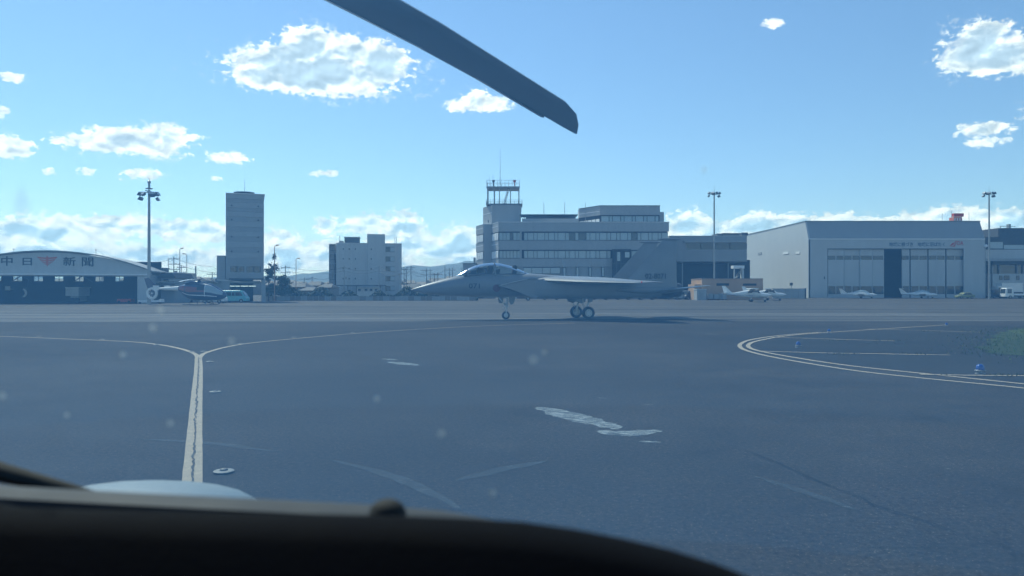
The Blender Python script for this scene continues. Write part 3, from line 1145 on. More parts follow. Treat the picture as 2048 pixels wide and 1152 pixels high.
part("left_wing", M_WALLG, tw, (435.5, 452, 512.5, 557, D + .3, D + 8), (435.5, 461, 557.1, 606, D + .3, D + 8))
part("wing_coping", M_LEDGE, tw, (435, 452, 511.5, 512.4, D + .2, D + 8))
part("window_wall", M_WALLG, tw, (452.3, 527.6, 529.6, 532.4, D - .02, D + .148), (452.3, 527.6, 544.6, 557, D - .02, D + .148), (452.3, 461, 532.5, 544.5, D - .02, D + .148),
     (488.5, 493, 532.5, 544.5, D - .02, D + .148), (522, 527.6, 532.5, 544.5, D - .02, D + .148))
for a, b in ((461, 474.5), (475, 488.5), (493, 507.3), (507.8, 522)):
    w_ = part("window", M_FRAME, tw, (a, a + .8, 532.5, 544.5, D + .02, D + .14), (b - .8, b, 532.5, 544.5, D + .02, D + .14))
    part("pane", M_GLASSD, w_, (a + .8, b - .8, 532.5, 544.5, D + .06, D + .08))
part("right_pier", M_WALLT, tw, (523, 531, 557.1, 606, D - .1, D + 8))
part("canopy_soffit", M_FRAME, tw, (455, 523, 556.5, 559.5, D - .9, D - .025))
part("garage_back", M_DARKI, tw, (455, 530, 557.1, 604.5, D + 6, D + 6.2))
part("garage_floor", M_DARKI, tw, (461, 523, 605.3, 606, D + .2, D + 6))
part("door_header", M_WALLG, tw, (461, 523, 562, 566.5, D + .6, D + .8))
for a, b in ((461.5, 476), (477, 487), (488.5, 503), (504, 518)):
    o = part("strip_light", M_TUBE, tw, (a, b, 571.5, 573, D + 1.6, D + 1.7))
    o['label'] = "lit strip light under the garage ceiling"

# ---- conifer by the tower and street lamps
M_LEAF = mat("conifer_leaf", (0.035, 0.06, 0.035), 0.8, var=0.35, scale=1.5)
M_LEAF2 = mat("broad_leaf", (0.05, 0.08, 0.03), 0.8, var=0.35, scale=1.5)
M_BARK = mat("bark", (0.09, 0.07, 0.055), 0.9, var=0.2)


def leaf_crown(mb, c, rx, rz, n, size, gaps=0.35, seed=0, cone=0.0):
    rnd = random.Random(seed)
    cen = [(Vector((rnd.gauss(0, .45) * rx, rnd.gauss(0, .45) * rx, rnd.uniform(-1, 1) * rz))) for _ in range(26)]
    for _ in range(n):
        q = rnd.choice(cen)
        p = q + Vector((rnd.gauss(0, 1), rnd.gauss(0, 1), rnd.gauss(0, .7))) * rx * 0.22
        zz = p.z / rz
        lim = rx * (math.sqrt(max(0, 1 - min(1, abs(zz)) ** 2)) if not cone else max(0.05, (1 - zz) / 2) ** 0.8 * 1.15)
        hlen = math.hypot(p.x, p.y)
        if hlen > lim * rnd.uniform(.75, 1.12):
            continue
        p = p + Vector(c)
        a = Vector((rnd.gauss(0, 1), rnd.gauss(0, 1), rnd.gauss(0, 1))).normalized()
        b = a.cross(Vector((rnd.gauss(0, 1), rnd.gauss(0, 1), rnd.gauss(0, 1)))).normalized()
        s_ = size * rnd.uniform(.6, 1.3)
        mb.add([p - a * s_, p + b * s_ * .6, p + a * s_, p - b * s_ * .6], [(0, 1, 2, 3)])


def tree(name, label, px, ytop, d, w, m, cone=0.0, n=5000, seed=1, trunk_r=.16):
    x, zt = X(px, d), Z(ytop, d)
    t = thing(name, label, "tree", (x, d, 0))
    mb = MB().tube([(x, d, 0), (x + .1, d, zt * .4), (x, d, zt * .9)], trunk_r, 8, trunk_r * .25)
    rnd = random.Random(seed)
    for k in range(9):
        z = zt * (.25 + .07 * k)
        a = rnd.uniform(0, 6.28)
        l_ = w * .8 * (1 - .07 * k)
        mb.tube([(x, d, z), (x + math.cos(a) * l_ * .6, d + math.sin(a) * l_ * .6, z + .3), (x + math.cos(a) * l_, d + math.sin(a) * l_, z + .8)], trunk_r * .35, 5, .02)
    mb.build("trunk", M_BARK, t)
    cb = MB()
    z0 = zt * .12
    leaf_crown(cb, (x, d, (z0 + zt) / 2), w, (zt - z0) / 2, n, .14, seed=seed, cone=cone)
    cb.build("crown", m, t, outward=False)
    return t


tree("conifer", "tall dark conifer with a ragged crown beside the tower block", 549, 500, 137, 1.45, M_LEAF, 1.0, 5200, 3)
tree("broadleaf_tree", "dark bushy tree filling the gap at the tower block's right wall", 537, 525, 134, 1.0, M_LEAF2, 0, 3600, 5)
tree("round_shrub_tree", "low rounded dark tree right of the conifer", 567, 549, 139, 1.5, M_LEAF2, 0, 3600, 8)
tree("garden_tree", "small dark tree among the house roofs left of the white flats", 655, 566, 178, 1.9, M_LEAF2, 0, 2200, 11)


def bent_lamp(label, px, ytop, d, ybase, arm=0.9, m=M_POLE, group="street lamps beyond the fence"):
    x, zt = X(px, d), Z(ytop, d)
    t = thing("street_lamp", label, "street lamp", (x, d, 0), group=group)
    MB().tube([(x, d, 0), (x, d, zt - .15)], .09, 8, .06).build("pole", m, t, smooth=40)
    MB().tube([(x, d, zt - .2), (x + arm * .4, d, zt), (x + arm, d, zt + .02)], .045, 6).build("arm", m, t)
    MB().slab([(x + arm * .5, zt - .1), (x + arm * .5, zt + .12), (x + arm * 1.3, zt + .16), (x + arm * 1.4, zt)], d - .15, d + .15).build("lamp_head", m, t, bevel=.03)
    return t


M_RUSTP = mat("weathered_orange_pole", (0.5, 0.3, 0.2), 0.7)
bent_lamp("tall street lamp rising out of the conifer beside the tower block", 549, 491, 133.5, 600, .55, M_RUSTP)
bent_lamp("street lamp with flat head standing clear between conifer and white flats", 592, 517, 150, 590, .6, M_RUSTP)
bent_lamp("tallest thin street lamp between the arched hangar and the tower block", 359.5, 497, 140, 590, .5)
bent_lamp("shorter street lamp with a box head right of the tallest one", 373.5, 508, 140, 590, -.6)

# ---- white block of flats
D = 215.0
fl = thing("white_flats", "white five storey block of flats with small square windows and roof boxes", "building", base(735, D))
part("front_wall", M_WALLW, fl, (672, 734, 487, 594, D, D + 14))
part("stair_tower", M_WALLW, fl, (733.8, 770, 468, 594, D - .4, D + 8))
mbw = MB()
rx = X(805, D) - X(795, D)
pl = [(X(770.2, D), D + 14), (X(770.2, D), D), (X(797, D), D)] + [(X(797, D) + rx * .8 * math.sin(a), D + rx * (1 - math.cos(a))) for a in (.4, .8, 1.2, 1.57)] + [(X(797, D) + rx * .8, D + 14)]
mbw.prism(pl, 0, Z(487, D)).build("right_wing", M_WALLW, fl)
part("parapet", M_LEDGE, fl, (671.5, 733.7, 486, 486.9, D - .08, D + 14), (770.2, 805, 486, 486.9, D - .08, D + 14))
part("rear_block", M_WALLG, fl, (661, 671.9, 488.5, 594, D + 3, D + 13))
for y in (488.5, 507, 526.5, 546, 565):
    s_ = part("balcony", M_WALLG, fl, (660, 671.8, y, y + 1.6, D + .8, D + 2.99))
    part("balcony_rail", M_FRAME, s_, (660, 671.8, y + 12.5, y + 13.3, D + .8, D + .9), (660, 661, y + 1.7, y + 18, D + .8, D + .95))
part("water_tank", M_ROOFD, fl, (692, 722, 475.5, 485.9, D + 3, D + 8))
part("tank_cap", M_WALLG, fl, (691, 723, 474, 475.4, D + 2.9, D + 8.1))
part("roof_box", M_WALLG, fl, (681, 690, 482, 485.9, D + 3, D + 5))
for px, y0 in ((677.5, 469.5), (704.5, 469), (737, 459), (791, 470.5), (794.5, 471)):
    MB().tube([(X(px, D), D + 4, Z(486, D)), (X(px, D), D + 4, Z(y0, D))], .09 if px not in (737, 704.5) else .04, 6).build("roof_mast", M_POLE, fl)
for y in (498.5, 518, 537.5, 557.5):
    for px in (686, 698, 710.5, 742):
        dd = D - (.4 if px == 742 else 0)
        w_ = part("window", M_LEDGE, fl, (px - 1.7, px + 1.7, y + 1.7, y + 2.2, dd - .14, dd - .002))
        part("pane", M_GLASSD, w_, (px - 1.2, px + 1.2, y - 1.6, y + 1.65, dd - .05, dd - .004))
for y in (493.7, 513, 532.7, 552.3, 572):
    w_ = part("window", M_FRAME, fl, (771.5, 790.5, y - .3, y + .4, D - .1, D - .004), (771.5, 790.5, y + 9, y + 9.7, D - .1, D - .004), (780.6, 781.4, y + .45, y + 8.95, D - .1, D - .004))
    for a, b in ((771.8, 780.5), (781.5, 790.2)):
        part("pane", M_GLASSD if a < 775 else M_GLASS, w_, (a, b, y + .45, y + 8.95, D - .05, D - .006))
for px in (703, 732.5):
    part("downpipe", M_LEDGE, fl, (px - .25, px + .25, 489, 590, D - .55 if px > 730 else D - .2, D - .42 if px > 730 else D - .005))
t = thing("carport", "dark flat carport roof in front of the white flats", "carport", base(715, 205))
part("roof_deck", M_ROOFD, t, (671, 763, 570, 572, 204, 212))
for px in (672, 695, 712, 760):
    part("post", M_FRAME, t, (px, px + 1, 572.05, 594.6, 205, 205.2))
t = thing("white_site_hut", "white hut with small windows under the dark carport", "hut", base(738, 207))
part("wall", M_WHITE, t, (714, 759, 575, 594, 207, 210))
for px in (719, 732, 742, 752):
    part("window", M_GLASSD, t, (px - 2.6, px + 2.6, 577.5, 582, 206.9, 206.99))

# ---- tile roofed houses beyond the fence
rnd = random.Random(4)
houses = [(566, 612, 566, 574, 165, "wide dark hipped roof house right of the round shrub tree"), (606, 642, 562.5, 571, 185, "house with the highest dark roof between the lamp and the flats"),
          (634, 664, 567, 575, 172, "small dark roofed house directly left of the white flats"), (596, 628, 574, 581, 156, "low front house with a grey roof nearest the fence"),
          (806, 842, 567, 576, 170, "dark roofed house right of the white flats"), (836, 868, 571, 578, 160, "low dark house behind the jet's nose tip"),
          (862, 905, 568, 577, 185, "long dark roofed house under the utility poles"), (896, 935, 562, 572, 178, "taller grey house next to the terminal's low block")]
for x0, x1, y0, y1, d, lab in houses:
    t = thing("tiled_house", lab, "house", base((x0 + x1) / 2, d), group="houses beyond the fence")
    part("wall", M_TAN if rnd.random() < .5 else M_WALLG, t, (x0 + 2, x1 - 2, y1, 580 + 2 * FP / d, d, d + 8))
    a, b, c_, e_ = X(x0, d), X(x1, d), Z(y1, d), Z(y0, d)
    ins = (b - a) * .22
    MB().add([(a, d - .5, c_), (b, d - .5, c_), (b, d + 8.5, c_), (a, d + 8.5, c_), (a + ins, d + 4, e_), (b - ins, d + 4, e_)],
             [(0, 1, 5, 4), (1, 2, 5), (2, 3, 4, 5), (3, 0, 4), (3, 2, 1, 0)]).build("roof", M_ROOFD, t)
    for k in range(2):
        px = x0 + (x1 - x0) * (.28 + .4 * k)
        w_ = part("window", M_FRAME, t, (px - 2.6, px + 2.6, y1 + 2.5, y1 + 7.5, d - .08, d - .01))
        part("pane", M_GLASS, w_, (px - 2.1, px + 2.1, y1 + 3, y1 + 7, d - .1, d - .085))

# ---- perimeter fence of pale boards with gaps
D = 138.0
fe = thing("perimeter_fence", "long low grey board fence along the back of the apron", "fence", base(740, D))
k = 0
px = 531.0
rnd = random.Random(9)
while px < 948:
    w_ = rnd.choice((11, 12, 13))
    part("board_panel", M_WALLG if rnd.random() < .7 else M_TAN, fe, (px + .4, px + w_ - .4, 592.3 + rnd.uniform(-.3, .5), 601.3, D, D + .06))
    part("post", M_WALLT, fe, (px - .35, px + .35, 591.5, 601.7, D - .08, D + .12))
    px += w_
M_HEDGE = mat("hedge_leaf", (0.04, 0.06, 0.03), 0.85, var=0.3)
hb = MB()
rnd = random.Random(2)
for _ in range(5200):
    px = rnd.uniform(530, 955)
    d = rnd.uniform(140, 144)
    h_ = 1.5 + .7 * math.sin(px * .11) + .5 * math.sin(px * .031 + 1)
    p = Vector((X(px, d), d, rnd.uniform(.1, h_)))
    a = Vector((rnd.gauss(0, 1), rnd.gauss(0, 1), rnd.gauss(0, 1))).normalized() * .24
    b = a.cross(Vector((rnd.gauss(0, 1), rnd.gauss(0, 1), 1))).normalized() * .16
    hb.add([p - a, p + b, p + a, p - b], [(0, 1, 2, 3)])
kind(hb.build("undergrowth", M_HEDGE, outward=False), 'stuff', "dark scrub growing behind the perimeter fence")


# ---- utility poles
def utility_pole(label, px, ytop, d, arms=2, r=.13, tr=False, w=1.1, group="utility poles beyond the apron"):
    x, zt = X(px, d), Z(ytop, d)
    t = thing("utility_pole", label, "utility pole", (x, d, 0), group=group)
    MB().tube([(x, d, 0), (x, d, zt)], r, 8, r * .7).build("pole", M_POLEC, t, smooth=40)
    for k in range(arms):
        z = zt - .5 - k * 1.05
        a = MB().box(x - w, x + w, d - .06, d + .06, z - .06, z + .06).build("crossarm", M_POLE, t)
        ib = MB()
        for q in (-.9, -.45, .45, .9):
            ib.tube([(x + q * w, d, z + .07), (x + q * w, d, z + .3)], .055, 6)
        ib.build("insulators", M_LEDGE, a)
    if tr:
        MB().lathe([(0, -.4), (.26, -.4), (.28, .3), (0, .36)], (x + .42, d, zt - 3.2), 'z', 12).build("transformer", M_POLE, t, smooth=40)
    return x, d, zt


P = {}
for i, a in enumerate([("utility pole with three crossarms left of the tallest street lamp", 347.5, 513, 150, 3, .13, True, 1.2), ("thin utility pole just left of the three-armed one", 337, 519, 165, 0, .09, False, .8),
                       ("utility pole with crossarms close to the tower block's left wall", 424.5, 544, 165, 3, .13, True, 1.1), ("thick short pole mast over the low shed roof", 391.5, 532, 160, 0, .2, False, .5),
                       ("utility pole with stacked fittings beside the tallest street lamp", 362.5, 530, 150, 3, .12, True, .9),
                       ("utility pole at the round shrub tree's edge", 571, 531, 160, 2, .12, True, 1.0), ("short utility pole among roofs right of the flat-headed lamp", 578, 552, 190, 2, .12, False, 1.2),
                       ("small twin-armed utility pole above the highest house roof", 609, 555, 210, 2, .14, False, 1.6), ("utility pole just left of the garden tree", 624, 553, 210, 1, .14, False, 1.4), ("utility pole in front of the flats, left one of two", 688, 531, 196, 2, .13, True, 1.2),
                       ("utility pole in front of the flats, right one of two", 758, 531, 196, 2, .13, False, 1.2),
                       ("left one of the pole pair right of the flats", 808, 534, 180, 2, .13, True, 1.0), ("right one of the pole pair right of the flats", 812.5, 535, 182, 1, .13, False, 1.0), ("single pole right of the pole pair", 822, 531, 180, 2, .13, False, 1.1),
                       ("utility pole with drum transformer over the jet's nose", 853, 537, 185, 2, .14, True, 1.5), ("thin pole between two armed poles over the jet's nose", 860.5, 537, 190, 0, .1, False, 1.0), ("short armed pole left of the tallest bare pole", 869, 546, 195, 2, .13, False, 1.2),
                       ("short armed pole with transformer left of the tallest bare pole", 875.5, 545, 190, 1, .13, True, 1.2), ("tallest bare pole left of the jet's windshield", 890, 531, 180, 0, .12, False, 1.0), ("middle pole above the taller grey house", 899, 536, 180, 1, .12, False, .8),
                       ("pole with crossarm above the taller grey house", 905, 536, 182, 1, .12, False, .8), ("rightmost utility pole against the terminal's low block", 923.5, 536, 175, 0, .12, False, .8)]):
    P[i] = utility_pole(a[0], a[1], a[2], a[3], a[4], a[5], a[6], a[7])


def wire(name, pts, sag, label, r=.028):
    mb = MB()
    for (a, b) in zip(pts[:-1], pts[1:]):
        a, b = Vector(a), Vector(b)
        mb.tube([a.lerp(b, k / 10) - Vector((0, 0, sag * 4 * (k / 10) * (1 - k / 10))) for k in range(11)], r, 4)
    return tag(mb.build(name, M_FRAME), label, "power line", "overhead power lines")


def top(i, dz=0):
    return (P[i][0], P[i][1], P[i][2] - dz)


wire("power_line", [(X(200, 150), 152, Z(527, 150)), top(1, .2), top(0, .3), top(2, -1.2), (X(450, 160), 162, Z(541, 160))], .4, "upper cable between the arched hangar and the tower block")
wire("power_line", [top(0, 1.3), (X(440, 155), 158, Z(546, 155))], .5, "lower cable running to the tower block's left wall")
wire("power_line", [(X(530, 160), 162, Z(524, 160)), top(5, .2), top(9, .5), top(10, .5), top(11, .6), top(13, .6), top(14, .6), top(18, 1)], .9, "upper cable crossing in front of the white flats")
wire("power_line", [top(5, 1.2), top(9, 1.4), top(10, 1.4), top(11, 1.6), top(13, 1.6), top(14, 1.6), top(16, 0), top(17, 0), top(19, 1), top(20, 1), top(21, 1)], .7, "lower cable crossing in front of the white flats")
wire("power_line", [top(14, 3), top(17, 1.2), top(18, 3.2), top(19, 2.5), top(21, 2.6)], .6, "lowest cable over the houses behind the jet's nose")
wire("power_line", [top(7, .3), top(8, .3), (X(660, 212), 212, Z(556, 212))], .5, "short cable over the roofs left of the white flats")

# ---- flood light masts


def flood_mast(label, px, ytop, d, heads, ring=False, r0=.24):
    x, zt = X(px, d), Z(ytop, d)
    t = thing("floodlight_mast", label, "light mast", (x, d, 0), group="floodlight masts round the apron")
    MB().tube([(x, d, 0), (x, d, zt - .6)], r0, 12, r0 * .6).build("pole", M_POLE, t, smooth=40)
    MB().tube([(x, d, zt - .6), (x, d, zt + 1.0)], .03, 6).build("lightning_rod", M_POLE, t)
    w = 1.25
    MB().box(x - w, x + w, d - .08, d + .08, zt - 1.0, zt - .88).box(x - .08, x + .08, d - w * .8, d + w * .8, zt - .86, zt - .76).build("head_frame", M_POLE, t)
    if ring:
        MB().lathe([(.35, 0), (.5, .05), (.5, .12), (.0, .14)], (x, d, zt - .5), 'z', 16).tube([(x, d, zt - .4), (x, d, zt + .35)], .16, 8).lathe([(0, 0), (.22, .1), (.22, .35), (0, .5)], (x, d, zt + .25), 'z', 12).build("top_collar", M_POLE, t, smooth=40)
    for (dx, dy, dz, tilt) in heads:
        o = MB().box(-.34, .34, -.14, .14, -.2, .2).box(-.42, .42, -.2, -.14, -.27, .27).build("floodlight", M_ROOFD, t, local=True, bevel=.03)
        MATS[o.name] = MATS[t.name]
        o.location = (dx, dy, zt - 1 + dz)
        o.rotation_euler = (R(-tilt), 0, math.atan2(dx, -dy) if (dx or dy) else 0)
        l_ = MB().box(-.36, .36, -.215, -.201, -.22, .22).build("lens", M_LAMPG, o, local=True)
    return t


HD = [(-1.15, -.2, .25, 35), (-1.15, .1, -.35, 35), (-.45, -.6, .2, 40), (.5, -.6, .25, 40), (1.15, -.1, .25, 30), (1.05, .2, -.4, 30), (.1, .7, .2, 40)]
flood_mast("left floodlight mast with collar, in front of the arched hangar's corner", 298, 371, 104, [(a * 1.02, b, c_ - .5, e_) for a, b, c_, e_ in HD], True, .25)
flood_mast("middle floodlight mast rising behind the brown block", 1428.5, 380, 166, HD)
flood_mast("right floodlight mast beside the big white hangar", 1978.5, 380, 168, HD)

# ---- terminal / office building
D = 175.0
tm = thing("office_terminal", "grey four storey airport office with window bands and a roof lookout frame", "building", base(1150, D))


def plan(inset=0.0, step=True):
    i = inset
    p = [(X(997, D), D + i), (X(1338, D) - i, D + i), (X(1338, D) - i, D + 24), (X(952, D) + 0, D + 24)]
    p += [(X(952, D + 12) + i, D + 12), (X(966.5, D + 6) + i * .8, D + 6 + i), (X(983, D + 6) + i, D + 6 + i)]
    return p


def zz(y):
    return Z(y, D)


for a, b in ((444, 463), (481, 499.5), (517, 533.5), (553.5, 580 + 3000 / D)):
    MB().prism(plan(), zz(b), zz(a)).build("wall_band", M_WALLT, tm)
for a, b in ((463, 481), (499.5, 517), (533.5, 553.5)):
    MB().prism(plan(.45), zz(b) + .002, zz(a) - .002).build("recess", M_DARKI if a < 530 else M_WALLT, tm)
for y in (444, 481.3, 517.3):
    MB().prism([(x + (-.05 if x < -1 else .05), yv - .06) for x, yv in plan()], zz(y) - .06, zz(y) + .06).build("coping", M_LEDGE if y < 450 else M_WALLG, tm)
for row, (a, b) in enumerate(((464.5, 480.5), (500.7, 516.5))):
    px, k = 998.0, 0
    rnd = random.Random(row + 3)
    while px < 1334:
        w_ = (12, 7, 15, 7.5)[k % 4] if px > 1040 else (7.5, 6.5)[k % 2]
        w_ = min(w_, 1336 - px)
        if w_ < 3:
            break
        if not (1039 < px + w_ / 2 < 1044):
            f = part("window", M_FRAME, tm, (px, px + .8, a, b, D + .18, D + .42), (px + .8, px + w_, a, a + 1.3, D + .18, D + .42), (px + .8, px + w_, b - .6, b, D + .18, D + .42))
            part("pane", M_GLASS if rnd.random() < .9 else M_GLASSD, f, (px + .8, px + w_, a + 1.3, b - .6, D + .3, D + .33))
            if rnd.random() < .3:
                part("blind", M_BLIND_SUNPANE, f, (px + .9, px + w_ - .1, a + 1.4, a + rnd.choice((4, 7, 10)), D + .34, D + .36))
        px += w_
        k += 1
    part("pier", M_WALLT, tm, (1039.5, 1043.5, a - 1.5, b + 1.2, D - .06, D + .44))


def slanted(name, A, Bp, fr, m, z0, z1, off, parent):
    """flat piece lying along the wall from A to Bp (plan points)"""
    A, Bp = Vector((*A, 0)), Vector((*Bp, 0))
    u = (Bp - A)
    nrm = Vector((u.y, -u.x, 0)).normalized()
    if nrm.x > 0:
        nrm = -nrm
    a, b = A + u * fr[0], A + u * fr[1]
    q = [(a + nrm * off), (b + nrm * off), (b + nrm * (off - .06)), (a + nrm * (off - .06))]
    return MB().prism([(p.x, p.y) for p in q], z0, z1).build(name, m, parent)


pp = plan()
for (A, Bp) in ((pp[0], pp[6]), (pp[5], pp[4])):
    for (a, b) in ((465, 480), (501, 516)):
        for k in range(4):
            f = slanted("window", A, Bp, (.04 + .24 * k, .25 + .24 * k), M_LEDGE, zz(b), zz(a), .0, tm)
            slanted("pane", A, Bp, (.06 + .24 * k, .23 + .24 * k), M_BLIND_SUNPANE, zz(b) + .15, zz(a) - .15, .05, f)  # sunlit glare of these panes put into a white colour
    for y in (451.5, 487.5):
        slanted("white_string_course", A, Bp, (.03, .97), M_WHITE, zz(y + .8), zz(y), .04, tm)
MB().prism([(X(967.5, D + 6), D + 6.02), (X(982.6, D + 6), D + 6.02), (X(982.6, D + 6), D + 7), (X(967.5, D + 6), D + 7)], zz(518), zz(462)).build("return_wall", M_WALLT, tm)
# ground floor openings
for a, b in ((1047, 1063), (1064, 1084), (1085, 1100), (1101, 1120)):
    f = part("window", M_FRAME, tm, (a - .8, b + .8, 533.7, 547.8, D - .03, D + .44))
    part("pane", M_GLASS, f, (a, b, 535.8, 547, D - .06, D - .035))
for px in (1129, 1155, 1180.5, 1206):
    f = part("slit_window", M_FRAME, tm, (px - 2.8, px + 2.8, 534, 554, D - .05, D + .44))
    part("pane", M_GLASS, f, (px - 1.9, px + 1.9, 535.5, 552.5, D - .08, D - .055))
part("entrance_shaft", M_DARKI, tm, (1226, 1262, 498, 597, D - 1.6, D - .07))
part("shaft_frame", M_FRAME, tm, (1232, 1234, 503, 560, D - 1.75, D - 1.62), (1241, 1243, 503, 560, D - 1.75, D - 1.62), (1226, 1262, 498, 501, D - 1.8, D - 1.62), (1226, 1262, 526, 528, D - 1.75, D - 1.62), (1248, 1262, 540, 543, D - 1.75, D - 1.62))
part("shaft_window", M_GLASS, tm, (1234.5, 1240.5, 504, 522, D - 1.7, D - 1.63), (1250, 1259, 504, 515, D - 1.7, D - 1.63))
# penthouse on the right of the roof
pent = [(X(1200, D + 2), D + 2), (X(1320, D + 2), D + 2), (X(1320, D + 2), D + 18), (X(1158, D + 15), D + 18), (X(1158, D + 9), D + 9)]
MB().prism(pent, Z(430, D + 2), Z(411.5, D + 2)).build("penthouse_top", M_WALLT, tm)
MB().prism([(x * .998, y + .3) for x, y in pent], Z(445, D), Z(430.1, D + 2)).build("penthouse_recess", M_DARKI, tm)
MB().prism([(X(1320.1, D + 2), D + 2.6), (X(1329, D + 2), D + 2.6), (X(1329, D + 2), D + 16), (X(1320.1, D + 2), D + 16)], Z(445, D), Z(423.5, D + 2)).build("penthouse_step", M_WALLT, tm)
MB().prism([(x + (.06 if x > 25 else -.06), y - .08) for x, y in pent], Z(411.4, D + 2), Z(410.6, D + 2)).build("penthouse_coping", M_ROOFD, tm)
px, k = 1202.0, 0
while px < 1316:
    w_ = min((16, 7)[k % 2], 1319 - px)
    f = part("window", M_FRAME, tm, (px, px + .8, 431, 443, D + 1.9, D + 2.25), (px + .8, px + w_, 431, 432.2, D + 1.9, D + 2.25))
    part("pane", M_GLASS, f, (px + .8, px + w_, 432.2, 443, D + 2.1, D + 2.14))
    px += w_
    k += 1
A, Bp = (X(1200, D + 2), D + 2), (X(1158, D + 9), D + 9)
slanted("white_string_course", A, Bp, (.02, .98), M_WHITE, zz(421), zz(420.2), .04, tm)
for k in range(5):
    slanted("side_window", A, Bp, (.03 + .19 * k, .19 + .19 * k), M_BLIND_SUNPANE, zz(443), zz(436), .03, tm)  # sun-facing panes coloured white to look lit
# roof pergola
mb = MB()
pb(mb, 1040, 1156, 428.5, 430, D + 3, D + 9)
pb(mb, 1052, 1150, 433.5, 438, D + 4, D + 8)
for px in (1048, 1070, 1092, 1114, 1136, 1150):
    pb(mb, px, px + 1, 430.1, 443.8, D + 3, D + 3.2)
mb.build("roof_pergola", M_ROOFD, tm)
part("roof_wall", M_WALLG, tm, (1044, 1157, 437, 443.8, D + 2, D + 2.3))
for px, y in ((1090, 398.5), (1133, 399), (1176, 399)):
    MB().tube([(X(px, D), D + 6, zz(444)), (X(px, D), D + 6, zz(y))], .08, 6, .05).build("roof_mast", M_POLE, tm)
# shaft of the lookout
sh = [(X(984, D + 5), D + 5), (X(1042, D + 5), D + 5), (X(1042, D + 5), D + 15), (X(966, D + 11), D + 15), (X(966, D + 11), D + 11)]
MB().prism(sh, Z(445, D), Z(410, D + 5)).build("lookout_shaft", M_WALLT, tm)
slanted("white_string_course", sh[0], sh[4], (.03, .97), M_WHITE, zz(421), zz(420.2), .04, tm)
slanted("shaft_slit", sh[0], sh[4], (.35, .45), M_DARKI, zz(440), zz(434), .03, tm)
# lookout frame
L0 = D + 7


def rail(mb, x0, x1, y0, y1, z, h=1.1, n=7):
    cs = [(x0, y0), (x1, y0), (x1, y1), (x0, y1)]
    for i in range(4):
        a, b = cs[i], cs[(i + 1) % 4]
        for hh in (h, h * .55):
            mb.tube([(a[0], a[1], z + hh), (b[0], b[1], z + hh)], .035, 5)
        for k in range(n):
            q = (a[0] + (b[0] - a[0]) * k / n, a[1] + (b[1] - a[1]) * k / n)
            mb.tube([(q[0], q[1], z), (q[0], q[1], z + h)], .035, 5)


xa, xb = X(975, L0), X(1038, L0)
lk = thing("lookout_frame", "open steel lookout platform with stairs and railings on the office roof", "lookout", ((xa + xb) / 2, L0 + 3, Z(410, D + 5)))
za, zb = Z(408.5, L0), Z(374, L0)
MB().box(X(972, L0), X(1045, L0), L0 - .5, L0 + 6, za - .12, za + .12).build("lower_deck", M_ROOFM, lk)
MB().box(X(973, L0), X(1039.5, L0), L0 - .5, L0 + 6, zb - .22, zb + .1).build("upper_deck", M_ROOFM, lk)
for fx in (0, .21, .38, .73, 1.0):
    for yy in (L0, L0 + 5.5):
        if yy > L0 and fx in (.38, .73):
            continue
        MB().tube([(xa + (xb - xa) * fx, yy, za), (xa + (xb - xa) * fx, yy, zb - .2)], .11, 8).build("column", M_POLE, lk)
mb = MB()
rail(mb, X(973.5, L0), X(1039, L0), L0 - .4, L0 + 5.9, zb + .1, 1.5, 9)
mb.build("upper_railing", M_POLE, lk)
mb = MB()
rail(mb, X(972.5, L0), X(1044.5, L0), L0 - .4, L0 + 5.9, za + .12, .9, 9)
mb.build("lower_railing", M_POLE, lk)
mb = MB()
sx0, sx1 = X(1008, L0), X(1018, L0)
for k in range(12):
    t_ = k / 11
    mb.box(sx0 + (sx1 - sx0) * t_ - .3, sx0 + (sx1 - sx0) * t_ + .3, L0 + 1, L0 + 2, za + (zb - za) * t_ - .03, za + (zb - za) * t_ + .03)
mb.tube([(sx0, L0 + 1, za), (sx1, L0 + 1, zb)], .07, 5).tube([(sx0, L0 + 2, za), (sx1, L0 + 2, zb)], .07, 5).tube([(sx0, L0 + 1, za + 1), (sx1, L0 + 1, zb + 1)], .04, 5)
mb.build("stairs", M_LEDGE, lk)
MB().tube([(X(1000, L0), L0 + 2, zb), (X(1000, L0), L0 + 2, Z(293, L0))], .09, 6, .02).build("whip_antenna", M_POLE, lk)
for px, y in ((978, 346), (985.5, 346)):
    MB().tube([(X(px, L0), L0 + 2, zb), (X(px, L0), L0 + 2, Z(y, L0))], .03, 5).build("thin_antenna", M_POLE, lk)
for px in (987, 1029):
    MB().box(X(px - 2.5, L0), X(px + 2.5, L0), L0, L0 + .5, zb + 1.2, zb + 1.75).tube([(X(px, L0), L0 + .2, zb), (X(px, L0), L0 + .2, zb + 1.2)], .12, 6).build("obstruction_light", M_RED if px > 1000 else M_ROOFD, lk)
MB().tube([(X(1043, L0), L0 + 1, za - .1), (X(1041, L0), L0 + 1, Z(436, L0))], .08, 5).build("stay", M_POLE, lk)
# low block left of the office
t = thing("side_block", "low grey block at the left foot of the airport office", "building", base(938, 179))
part("wall", M_WALLG, t, (926, 953, 528, 597, 179, 190))
part("coping", M_ROOFD, t, (925.5, 953, 526.5, 527.9, 178.9, 190))
part("roof_cabinet", M_WALLT, t, (947, 951, 515, 526.4, 180, 181))

